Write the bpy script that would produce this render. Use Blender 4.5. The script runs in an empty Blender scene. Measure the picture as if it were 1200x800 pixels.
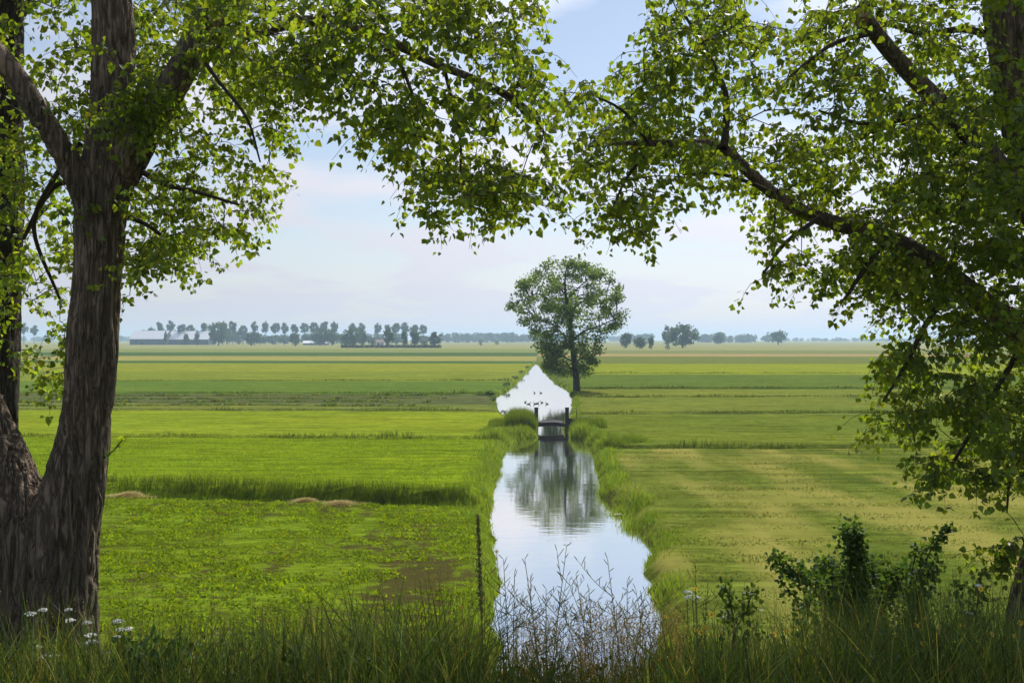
import bpy, bmesh, math, random
import numpy as np
from mathutils import Vector, Matrix, noise

R = math.radians
rng = np.random.default_rng(11)
random.seed(11)
scene = bpy.context.scene
col = scene.collection

# ------------------------------------------------------------------ camera
CAM_Z = 6.2                       # eye height above the polder fields
F = 1167.0                        # focal length, pixels of a 1200 px wide frame
HORIZON = 397.5
cam_data = bpy.data.cameras.new("camera")
cam_data.lens = 36.0 * F / 1200.0
cam_data.sensor_width = 36.0
cam_data.clip_start = 0.05
cam_data.clip_end = 20000
cam = bpy.data.objects.new("camera", cam_data)
col.objects.link(cam)
cam.location = (0, 0, CAM_Z)
cam.rotation_euler = (R(90) - math.atan((400 - HORIZON) / F), 0, 0)
scene.camera = cam

# ------------------------------------------------------------------ sky and sun
SUN_EL, SUN_AZ = 50.0, 24.0       # azimuth clockwise from straight ahead (+Y)
world = bpy.data.worlds.new("World")
scene.world = world
world.use_nodes = True
wn, wl = world.node_tree.nodes, world.node_tree.links
wn.clear()
w_out = wn.new("ShaderNodeOutputWorld")
w_bg = wn.new("ShaderNodeBackground")
w_bg.inputs["Strength"].default_value = 0.1
sky = wn.new("ShaderNodeTexSky")
sky.sky_type = 'NISHITA'
sky.sun_disc = False
sky.sun_elevation = R(SUN_EL)
sky.sun_rotation = R(SUN_AZ)
sky.air_density = 1.0
sky.dust_density = 0.7
sky.ozone_density = 1.4
w_tc = wn.new("ShaderNodeTexCoord")
w_sep = wn.new("ShaderNodeSeparateXYZ")
wl.new(w_tc.outputs["Generated"], w_sep.inputs[0])
def wmath(op, a, b=None):
    n = wn.new("ShaderNodeMath"); n.operation = op
    for i, v in enumerate((a, b)):
        if v is None: continue
        if hasattr(v, "links"): wl.new(v, n.inputs[i])
        else: n.inputs[i].default_value = v
    return n.outputs[0]
zz = wmath('ADD', wmath('ABSOLUTE', w_sep.outputs["Z"]), 0.16)
w_comb = wn.new("ShaderNodeCombineXYZ")
wl.new(wmath('DIVIDE', w_sep.outputs["X"], zz), w_comb.inputs[0])
wl.new(wmath('DIVIDE', w_sep.outputs["Y"], zz), w_comb.inputs[1])
w_noise = wn.new("ShaderNodeTexNoise")
w_noise.inputs["Scale"].default_value = 1.5
w_noise.inputs["Detail"].default_value = 7
w_noise.inputs["Roughness"].default_value = 0.52
w_map = wn.new("ShaderNodeMapping")
w_map.inputs["Location"].default_value = (15.2, 8.7, 0)
wl.new(w_comb.outputs[0], w_map.inputs[0])
wl.new(w_map.outputs[0], w_noise.inputs["Vector"])
w_ramp = wn.new("ShaderNodeValToRGB")
w_ramp.color_ramp.elements[0].position = 0.45
w_ramp.color_ramp.elements[0].color = (0.06, 0.06, 0.06, 1)
w_ramp.color_ramp.elements[1].position = 0.64
w_ramp.color_ramp.elements[1].color = (0.95, 0.95, 0.95, 1)
wl.new(w_noise.outputs["Fac"], w_ramp.inputs[0])
# thicker veil towards the horizon, as any cloud layer shows
veil = wmath('MULTIPLY', wmath('POWER', wmath('SUBTRACT', 1.0, wmath('ABSOLUTE', w_sep.outputs["Z"])), 9.0), 0.92)
w_cl = wmath('MINIMUM', wmath('ADD', w_ramp.outputs[0], veil), 1.0)
w_mix = wn.new("ShaderNodeMixRGB")
wl.new(w_cl, w_mix.inputs[0])
wl.new(sky.outputs[0], w_mix.inputs[1])
# cloud droplets scatter forward: brighter towards the sun
w_dot = wn.new("ShaderNodeVectorMath"); w_dot.operation = 'DOT_PRODUCT'
wl.new(w_tc.outputs["Generated"], w_dot.inputs[0])
w_dot.inputs[1].default_value = (math.sin(R(SUN_AZ)) * math.cos(R(SUN_EL)), math.cos(R(SUN_AZ)) * math.cos(R(SUN_EL)), math.sin(R(SUN_EL)))
w_fwd = wmath('ADD', 0.92, wmath('MULTIPLY', wmath('POWER', wmath('MAXIMUM', w_dot.outputs["Value"], 0.0), 4.0), 1.9))
w_cc = wn.new("ShaderNodeMixRGB"); w_cc.blend_type = 'MULTIPLY'; w_cc.inputs[0].default_value = 1.0
w_cc.inputs[1].default_value = (5.6, 5.65, 6.25, 1)
wl.new(w_fwd, w_cc.inputs[2])
wl.new(w_cc.outputs[0], w_mix.inputs[2])
wl.new(w_mix.outputs[0], w_bg.inputs["Color"])
wl.new(w_bg.outputs[0], w_out.inputs[0])

sun_data = bpy.data.lights.new("sun", 'SUN')
sun_data.energy = 5.0
sun_data.angle = R(0.6)
sun_data.color = (1.0, 0.95, 0.86)
sun = bpy.data.objects.new("sun", sun_data)
col.objects.link(sun)
sun_dir = Vector((math.sin(R(SUN_AZ)) * math.cos(R(SUN_EL)), math.cos(R(SUN_AZ)) * math.cos(R(SUN_EL)), math.sin(R(SUN_EL))))
sun.rotation_euler = sun_dir.to_track_quat('Z', 'Y').to_euler()
sun.location = (0, 0, 40)

scene.view_settings.view_transform = 'Standard'
scene.view_settings.look = 'None'
scene.view_settings.exposure = 0.22
scene.view_settings.gamma = 1.0
scene.render.engine = 'CYCLES'
cy = scene.cycles
cy.use_denoising = True
cy.max_bounces = 8
cy.transparent_max_bounces = 8
cy.volume_bounces = 1
cy.transmission_bounces = 6
cy.sample_clamp_indirect = 6.0

# ------------------------------------------------------------------ helpers
def at(px, py, d):
    """Point at distance d in front of the viewpoint, from its image pixel coordinates."""
    return np.array(((px - 600) / F * d, d, CAM_Z - (py - HORIZON) / F * d))

def ground_at(px, py, z=0.0):
    d = (CAM_Z - z) * F / (py - HORIZON)
    return np.array(((px - 600) / F * d, d, z))

def tag(o, label=None, cat=None, group=None, kind=None):
    if label: o["label"] = label
    if cat: o["category"] = cat
    if group: o["group"] = group
    if kind: o["kind"] = kind
    return o

def empty(name, loc=(0, 0, 0), rz=0.0):
    o = bpy.data.objects.new(name, None)
    o.empty_display_size = 0.3
    o.location = [float(v) for v in loc]
    o.rotation_euler = (0, 0, rz)
    col.objects.link(o)
    return o

def link(name, me, parent=None, loc=None, rot=None, scale=None):
    o = bpy.data.objects.new(name, me)
    col.objects.link(o)
    if parent is not None: o.parent = parent
    if loc is not None: o.location = [float(v) for v in loc]
    if rot is not None: o.rotation_euler = rot
    if scale is not None: o.scale = scale
    return o

def np_mesh(name, verts, faces, mat, cols=None, smooth=False, mats=None, mat_idx=None):
    """verts (n,3); faces (m,k) int array or list of such arrays; cols (n,3) per-vertex tint."""
    if not isinstance(faces, list): faces = [faces]
    faces = [np.asarray(f, dtype=np.int32) for f in faces if len(f)]
    me = bpy.data.meshes.new(name)
    verts = np.asarray(verts, dtype=np.float32)
    me.vertices.add(len(verts))
    me.vertices.foreach_set("co", verts.ravel())
    loops = np.concatenate([f.ravel() for f in faces])
    tot = np.concatenate([np.full(len(f), f.shape[1], dtype=np.int32) for f in faces])
    start = np.concatenate(([0], np.cumsum(tot)[:-1])).astype(np.int32)
    me.loops.add(len(loops))
    me.loops.foreach_set("vertex_index", loops)
    me.polygons.add(len(tot))
    me.polygons.foreach_set("loop_start", start)
    me.polygons.foreach_set("loop_total", tot)
    if smooth: me.polygons.foreach_set("use_smooth", np.ones(len(tot), dtype=bool))
    if cols is not None:
        a = me.color_attributes.new("tint", 'FLOAT_COLOR', 'POINT')
        c4 = np.ones((len(verts), 4), dtype=np.float32); c4[:, :3] = cols
        a.data.foreach_set("color", c4.ravel())
    for m in (mats or [mat]): me.materials.append(m)
    if mat_idx is not None: me.polygons.foreach_set("material_index", np.asarray(mat_idx, dtype=np.int32))
    me.update(calc_edges=True)
    me.validate()
    return me

class MB:
    """collects boxes, bars and tubes into one mesh"""
    def __init__(self): self.v, self.f = [], []
    def box(self, c, s, rz=0.0, bev=0.0):
        bm = bmesh.new()
        bmesh.ops.create_cube(bm, size=1.0)
        for v in bm.verts: v.co = Vector((v.co.x * s[0], v.co.y * s[1], v.co.z * s[2]))
        if bev: bmesh.ops.bevel(bm, geom=bm.edges[:], offset=bev, segments=1, affect='EDGES')
        bmesh.ops.rotate(bm, verts=bm.verts, matrix=Matrix.Rotation(rz, 3, 'Z'))
        self.add_bm(bm, c); return self
    def add_bm(self, bm, c=(0, 0, 0)):
        bm.verts.index_update(); k = len(self.v)
        self.v += [tuple(v.co + Vector([float(x) for x in c])) for v in bm.verts]
        self.f += [[k + v.index for v in f.verts] for f in bm.faces]; bm.free()
    def tube(self, pts, rad, n=6, cap=True):
        v, f = tube_arrays(pts, rad, n)
        k = len(self.v)
        self.v += [tuple(x) for x in v]
        self.f += [[k + int(i) for i in q] for q in f]
        if cap:
            self.f.append([k + i for i in range(n)][::-1])
            self.f.append([k + len(v) - n + i for i in range(n)])
        return self
    def poly(self, v, f):
        k = len(self.v); self.v += [tuple(x) for x in v]; self.f += [[k + i for i in q] for q in f]; return self
    def mesh(self, name, mat, smooth=False):
        me = bpy.data.meshes.new(name)
        me.from_pydata(self.v, [], self.f); me.materials.append(mat)
        if smooth:
            for p in me.polygons: p.use_smooth = True
        me.update(); return me
    def build(self, name, mat, parent=None, smooth=False, **kw):
        return link(name, self.mesh(name, mat, smooth), parent, **kw)

def tube_arrays(pts, rad, n=6, wob=0.0):
    pts = np.asarray(pts, dtype=float); m = len(pts)
    rad = np.broadcast_to(np.asarray(rad, dtype=float), (m,))
    tan = np.gradient(pts, axis=0)
    tan /= np.linalg.norm(tan, axis=1, keepdims=True) + 1e-9
    ref = np.array((0.0, 1.0, 0.0)) if abs(tan[0][1]) < 0.9 else np.array((1.0, 0, 0))
    out = []
    a = np.arange(n) / n * 2 * np.pi
    for i in range(m):
        u = ref - tan[i] * ref.dot(tan[i]); u /= np.linalg.norm(u) + 1e-9
        w = np.cross(tan[i], u); ref = u
        r = rad[i] * (1 + wob * np.sin(a * 3 + i)) if wob else rad[i]
        out.append(pts[i] + np.outer(np.cos(a) * r, u) + np.outer(np.sin(a) * r, w))
    v = np.concatenate(out)
    i, j = np.meshgrid(np.arange(m - 1), np.arange(n), indexing='ij')
    i, j = i.ravel(), j.ravel(); jn = (j + 1) % n
    f = np.stack((i * n + j, i * n + jn, (i + 1) * n + jn, (i + 1) * n + j), 1)
    return v, f

def spline(ctrl, step):
    """Catmull-Rom through control rows (any columns, first 3 are xyz)"""
    P = np.asarray(ctrl, dtype=float)
    Q = np.vstack((2 * P[0] - P[1], P, 2 * P[-1] - P[-2]))
    out = []
    for i in range(1, len(Q) - 2):
        p0, p1, p2, p3 = Q[i - 1], Q[i], Q[i + 1], Q[i + 2]
        k = max(1, int(np.linalg.norm((p2 - p1)[:3]) / step))
        t = (np.arange(k) / k)[:, None]
        out.append(0.5 * (2 * p1 + (p2 - p0) * t + (2 * p0 - 5 * p1 + 4 * p2 - p3) * t ** 2 + (3 * p1 - p0 - 3 * p2 + p3) * t ** 3))
    out.append(P[-1:])
    return np.concatenate(out)

def rnoise(x, y, z=0.0): return noise.noise(Vector((float(x), float(y), float(z))))

# ------------------------------------------------------------------ materials
class NT:
    def __init__(self, name):
        self.m = bpy.data.materials.new(name); self.m.use_nodes = True
        self.n, self.l = self.m.node_tree.nodes, self.m.node_tree.links
        self.n.clear(); self.out = self.n.new("ShaderNodeOutputMaterial")
    def node(self, t, **kw):
        n = self.n.new(t)
        for k, v in kw.items(): setattr(n, k, v)
        return n
    def set(self, sock, v):
        if hasattr(v, "is_linked"): self.l.new(v, sock)
        elif isinstance(v, (tuple, list)) and len(v) == 3 and sock.type == 'RGBA': sock.default_value = (*v, 1)
        else: sock.default_value = v
    def math(self, op, a, b=None, c=None, clamp=False):
        n = self.node("ShaderNodeMath", operation=op, use_clamp=clamp)
        for i, v in enumerate((a, b, c)):
            if v is not None: self.set(n.inputs[i], v)
        return n.outputs[0]
    def mix(self, f, a, b, t='MIX'):
        n = self.node("ShaderNodeMixRGB", blend_type=t)
        self.set(n.inputs[0], f); self.set(n.inputs[1], a); self.set(n.inputs[2], b)
        return n.outputs[0]
    def noise(self, vec, scale, detail=4, rough=0.55, out="Fac"):
        n = self.node("ShaderNodeTexNoise")
        if vec is not None: self.l.new(vec, n.inputs["Vector"])
        n.inputs["Scale"].default_value = scale; n.inputs["Detail"].default_value = detail
        n.inputs["Roughness"].default_value = rough
        return n.outputs[out]
    def mapping(self, vec, scale=(1, 1, 1), rot=(0, 0, 0)):
        n = self.node("ShaderNodeMapping"); self.l.new(vec, n.inputs[0])
        n.inputs["Scale"].default_value = scale; n.inputs["Rotation"].default_value = rot
        return n.outputs[0]
    def ramp(self, f, stops, interp='LINEAR'):
        n = self.node("ShaderNodeValToRGB"); self.set(n.inputs[0], f)
        cr = n.color_ramp; cr.interpolation = interp
        while len(cr.elements) < len(stops): cr.elements.new(0.5)
        for e, (p, c) in zip(cr.elements, stops):
            e.position = p; e.color = (*c, 1) if len(c) == 3 else c
        return n.outputs[0]
    def bump(self, h, strength=0.3, dist=0.02):
        n = self.node("ShaderNodeBump"); self.l.new(h, n.inputs["Height"])
        n.inputs["Strength"].default_value = strength; n.inputs["Distance"].default_value = dist
        return n.outputs[0]
    def principled(self, color, rough=0.7, normal=None, spec=0.3, metal=0.0):
        p = self.node("ShaderNodeBsdfPrincipled")
        self.set(p.inputs["Base Color"], color); self.set(p.inputs["Roughness"], rough)
        p.inputs["Specular IOR Level"].default_value = spec; p.inputs["Metallic"].default_value = metal
        if normal is not None: self.l.new(normal, p.inputs["Normal"])
        return p.outputs[0]
    def pos(self): return self.node("ShaderNodeNewGeometry").outputs["Position"]
    def obj(self): return self.node("ShaderNodeTexCoord").outputs["Object"]
    def done(self, sh): self.l.new(sh, self.out.inputs["Surface"]); return self.m

def g3(v): return (v, v, v)

def leaf_material(name, base, back, trans, rough=0.45, tmix=0.5, tint=True):
    t = NT(name)
    if tint:
        a = t.node("ShaderNodeAttribute", attribute_name="tint").outputs["Color"]
        c = t.mix(1.0, base, a, 'MULTIPLY'); tc = t.mix(1.0, trans, a, 'MULTIPLY'); b = t.mix(1.0, back, a, 'MULTIPLY')
    else:
        r = t.node("ShaderNodeObjectInfo").outputs["Random"]
        v = t.math('ADD', t.math('MULTIPLY', r, 0.6), 0.7)
        c = t.mix(1.0, base, v, 'MULTIPLY'); tc = t.mix(1.0, trans, v, 'MULTIPLY'); b = t.mix(1.0, back, v, 'MULTIPLY')
    face = t.node("ShaderNodeNewGeometry").outputs["Backfacing"]
    p = t.principled(t.mix(face, c, b), rough, spec=0.22)
    tr = t.node("ShaderNodeBsdfTranslucent"); t.l.new(tc, tr.inputs[0])
    mx = t.node("ShaderNodeMixShader"); mx.inputs[0].default_value = tmix
    t.l.new(p, mx.inputs[1]); t.l.new(tr.outputs[0], mx.inputs[2])
    return t.done(mx.outputs[0])

M = {}
M['leaf'] = leaf_material("poplar_leaf", (0.062, 0.100, 0.016), (0.090, 0.130, 0.045), (0.33, 0.43, 0.016), 0.42, 0.5)
M['leaf_one'] = leaf_material("poplar_leaf_single", (0.062, 0.100, 0.016), (0.090, 0.130, 0.045), (0.33, 0.43, 0.016), 0.42, 0.5, tint=False)
M['shrub_leaf'] = leaf_material("hawthorn_leaf", (0.040, 0.082, 0.018), (0.055, 0.10, 0.035), (0.15, 0.26, 0.02), 0.65, 0.3)
M['far_leaf'] = leaf_material("far_foliage", (0.045, 0.085, 0.022), (0.045, 0.085, 0.022), (0.10, 0.17, 0.02), 0.6, 0.3)
M['mid_leaf'] = leaf_material("tree_foliage", (0.062, 0.112, 0.020), (0.072, 0.115, 0.03), (0.20, 0.31, 0.02), 0.5, 0.42)
M['grass'] = leaf_material("tall_grass", (0.070, 0.110, 0.024), (0.070, 0.110, 0.024), (0.15, 0.22, 0.02), 0.5, 0.35)
M['bank'] = leaf_material("bank_grass", (0.120, 0.180, 0.018), (0.120, 0.180, 0.018), (0.26, 0.36, 0.015), 0.55, 0.4)
M['turf'] = leaf_material("field_turf", (0.135, 0.195, 0.006), (0.135, 0.195, 0.006), (0.30, 0.40, 0.004), 0.9, 0.4)
M['straw'] = leaf_material("dry_grass", (0.36, 0.29, 0.11), (0.36, 0.29, 0.11), (0.34, 0.26, 0.07), 0.6, 0.3)

def bark(name, dark, light, scale=1.0, depth=0.02):
    t = NT(name); o = t.pos()
    m1 = t.mapping(o, (22 * scale, 22 * scale, 2.6 * scale))
    warp = t.noise(t.mapping(o, (3 * scale,) * 3), 1.5, 3)
    n1 = t.node("ShaderNodeTexVoronoi", feature='DISTANCE_TO_EDGE')
    addv = t.node("ShaderNodeVectorMath", operation='ADD'); t.l.new(m1, addv.inputs[0])
    t.l.new(t.mix(1.0, t.noise(m1, 0.9, 4, out="Color"), g3(3.2), 'MULTIPLY'), addv.inputs[1])
    t.l.new(addv.outputs[0], n1.inputs["Vector"]); n1.inputs["Scale"].default_value = 0.8
    crack = t.ramp(n1.outputs["Distance"], [(0.0, g3(0.25)), (0.2, g3(0.75)), (0.5, g3(1))])
    fine = t.noise(t.mapping(o, (60 * scale, 60 * scale, 9 * scale)), 1.0, 5, 0.65)
    big = t.noise(o, 2.1 * scale, 4)
    c = t.mix(crack, dark, t.mix(fine, tuple(x * 0.6 for x in light), light))
    c = t.mix(t.ramp(big, [(0.42, g3(0)), (0.7, g3(0.55))]), c, (0.085, 0.082, 0.06))
    blk = t.noise(t.mapping(o, (9 * scale, 9 * scale, 7 * scale)), 1.0, 4, 0.6)
    h = t.math('ADD', t.math('MULTIPLY', crack, 1.0), t.math('ADD', t.math('MULTIPLY', fine, 0.5), t.math('MULTIPLY', blk, 0.9)))
    return t.done(t.principled(c, 0.9, t.bump(h, 0.9, depth), spec=0.15))
M['bark'] = bark("poplar_bark", (0.055, 0.038, 0.027), (0.40, 0.305, 0.22), 1.0, 0.04)
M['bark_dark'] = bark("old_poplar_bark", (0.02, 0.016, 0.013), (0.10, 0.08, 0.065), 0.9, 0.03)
M['twig'] = bark("twig_bark", (0.03, 0.022, 0.017), (0.10, 0.078, 0.06), 3.0, 0.004)
M['far_bark'] = bark("far_bark", (0.03, 0.025, 0.02), (0.10, 0.08, 0.065), 0.5, 0.05)

def plain(name, c, rough=0.6, var=0.25, scale=4.0, spec=0.3, bump=0.0, stretch=(1, 1, 1), metal=0.0):
    t = NT(name); o = t.mapping(t.obj(), stretch)
    f = t.noise(o, scale, 5)
    cc = t.mix(f, tuple(x * (1 - var) for x in c), tuple(min(1, x * (1 + var)) for x in c))
    nrm = t.bump(t.noise(o, scale * 4, 4), bump, 0.01) if bump else None
    return t.done(t.principled(cc, rough, nrm, spec, metal))
M['timber'] = plain("weathered_timber", (0.050, 0.045, 0.050), 0.85, 0.4, 6, 0.2, 0.5, (1, 1, 5))
M['deadwood'] = plain("bleached_wood", (0.50, 0.45, 0.36), 0.8, 0.25, 8, 0.2, 0.4)
M['cutwood'] = plain("cut_wood", (0.30, 0.19, 0.11), 0.8, 0.2, 20, 0.2)
M['roof'] = plain("pale_sheet_roof", (0.75, 0.75, 0.77), 0.42, 0.06, 0.3, 0.5, metal=0.6)
M['roof_red'] = plain("brown_tile_roof", (0.26, 0.15, 0.11), 0.7, 0.15, 0.5)
M['barn_wall'] = plain("dark_barn_wall", (0.07, 0.08, 0.095), 0.8, 0.2, 0.3)
M['house_wall'] = plain("plaster_wall", (0.55, 0.52, 0.48), 0.8, 0.1, 0.5)
M['glass'] = plain("dark_window", (0.03, 0.035, 0.045), 0.2, 0.1, 1.0, 0.5)
M['duck'] = plain("dark_plumage", (0.035, 0.030, 0.027), 0.6, 0.4, 20)
M['bill'] = plain("bill", (0.35, 0.27, 0.08), 0.5, 0.1, 20)
M['stem'] = plain("green_stem", (0.10, 0.13, 0.035), 0.6, 0.3, 20)
M['dry_stem'] = plain("dry_brown_stem", (0.27, 0.235, 0.085), 0.75, 0.35, 20)
M['dock'] = plain("dock_seed", (0.17, 0.17, 0.05), 0.75, 0.4, 60)
M['white_petal'] = plain("white_floret", (0.80, 0.79, 0.74), 0.7, 0.05, 60)
M['yellow_petal'] = plain("yellow_petal", (0.78, 0.50, 0.02), 0.6, 0.12, 60)
M['orange_centre'] = plain("orange_disc", (0.50, 0.22, 0.02), 0.7, 0.2, 60)
M['soil_heap'] = plain("hay", (0.38, 0.31, 0.16), 0.9, 0.4, 9, 0.1, 0.8)

# ------------------------------------------------------------------ the lie of the land
WATER_Z = -0.5
def canal_edge(pts):
    w = np.array([ground_at(x, y, WATER_Z) for x, y in pts])
    return w[:, 1], w[:, 0]
LY, LX = canal_edge([(572, 860), (582, 760), (583, 700), (579, 640), (575, 600), (580, 565), (588, 538), (594, 522), (604, 515.5), (629, 512), (629, 499), (604, 496), (588, 489), (582, 480), (579, 469), (582, 463), (597, 456.5), (608, 446), (614, 439.5), (620, 433.5), (624, 429), (627, 425.5)])
RY, RX = canal_edge([(800, 860), (780, 760), (767, 700), (757, 655), (752, 622), (741, 604), (719, 594), (707, 576), (699, 548), (695, 530), (684, 517), (664, 512), (664, 499), (667, 494), (671, 482), (672, 466), (668, 459), (648, 446), (640, 438), (635, 432.5), (632, 428.5), (629, 425.5)])
EDGE_END = LY[-1]
def jit(y, seed, amp=0.34):
    return np.array([amp * (rnoise(v * 0.45, seed) + 0.7 * rnoise(v * 1.4, seed + 5) + 0.4 * rnoise(v * 3.1, seed + 9)) for v in np.atleast_1d(y)])
def left_edge(y): return np.interp(y, LY, LX)
def right_edge(y): return np.interp(y, RY, RX)

# cross ditches: side, distance, tilt dY/dX, half width, depth, far-lip height
DITCHES = [(-1, 37.6, -0.16, 0.75, 0.45, 0.36), (-1, 62.5, -0.05, 0.45, 0.35, 0.06), (-1, 86.5, -0.04, 0.5, 0.35, 0.05), (-1, 114, -0.02, 0.5, 0.35, 0.08), (-1, 150, 0.0, 0.6, 0.35, 0.05),
           (1, 57.0, 0.02, 0.5, 0.35, 0.1), (1, 82.5, 0.06, 0.55, 0.4, 0.12), (1, 107, 0.03, 0.5, 0.3, 0.06), (1, 125, 0.02, 0.7, 0.4, 0.15), (1, 182, 0.0, 0.8, 0.4, 0.1)]
def dike(y):
    t = np.clip((np.asarray(y, float) - 4.0) / 13.5, 0, 1)
    s = t * t * (3 - 2 * t)
    return 4.55 - (4.55 + 1.3) * (0.45 * s + 0.55 * t)
def ground_z(x, y):
    """height of the terrain; x, y arrays"""
    x = np.asarray(x, float); y = np.asarray(y, float)
    le, re = left_edge(y), right_edge(y)
    off = np.where(x < le, le - x, np.where(x > re, x - re, -np.minimum(x - le, re - x)))
    fade = np.clip((EDGE_END + 4 - y) / 8, 0, 1)
    bank = np.interp(off, [-3, -0.5, 0, 0.12, 0.4, 0.8, 2.0], [-1.3, -0.95, -0.56, -0.40, -0.12, 0.0, 0.0]) * fade
    z = bank.copy()
    for s, d, tilt, hw, dep, lip in DITCHES:
        side = (x < le) if s < 0 else (x > re)
        dd = y - (d + tilt * x)
        prof = np.interp(dd, [-hw * 1.3, -hw * 0.4, hw * 0.4, hw, hw + 0.7, hw + 4], [0, -dep, -dep, lip, lip, 0])
        z = np.where(side & (np.abs(dd) < hw + 4), np.where(off > 0.8, prof, np.minimum(z, prof)), z)
    return np.maximum(z, dike(y))

rows = [np.linspace(-14, 3.5, 15), np.arange(4, 24, 0.3), np.arange(24, 70, 0.28), np.arange(70, 132, 0.4), np.geomspace(132, 330, 200), np.geomspace(335, 6000, 60)]
rows = np.concatenate(rows)
offs = np.array([0, .12, .26, .4, .6, .8, 1.1, 1.5, 2, 2.6, 3.4, 4.4, 5.6, 7, 8.6, 10.5, 12.5, 15, 18, 21, 25, 30, 36, 45, 60, 80, 110, 160, 260, 450, 900, 2000, 5000])
jl, jr = jit(rows, 3.1), jit(rows, 9.4)
le, re = left_edge(rows), right_edge(rows)
G = []
for i, y in enumerate(rows):
    near = 1.0 if y < EDGE_END else 0.0
    l0, r0 = le[i] + jl[i] * near, re[i] + jr[i] * near
    mid = l0 + (r0 - l0) * np.array([0.12, 0.3, 0.5, 0.7, 0.88])
    xs = np.concatenate(((l0 - offs)[::-1], mid, r0 + offs))
    # height uses the unjittered offsets so that the bank follows the wobbling edge
    xz = np.concatenate(((le[i] - offs)[::-1], le[i] + (re[i] - le[i]) * np.array([0.12, 0.3, 0.5, 0.7, 0.88]), re[i] + offs))
    zs = ground_z(xz, np.full(len(xs), y))
    if y < 130:
        zs = zs + np.array([0.05 * rnoise(a * 0.35, y * 0.35, 2) + 0.02 * rnoise(a * 1.7, y * 1.7, 7) for a in xs]) * (np.abs(xs) < 80)
    G.append(np.stack((xs, np.full(len(xs), y), zs), 1))
G = np.array(G); nr, nc = G.shape[:2]
i, j = np.meshgrid(np.arange(nr - 1), np.arange(nc - 1), indexing='ij'); i, j = i.ravel(), j.ravel()
gf = np.stack((i * nc + j, i * nc + j + 1, (i + 1) * nc + j + 1, (i + 1) * nc + j), 1)

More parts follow.
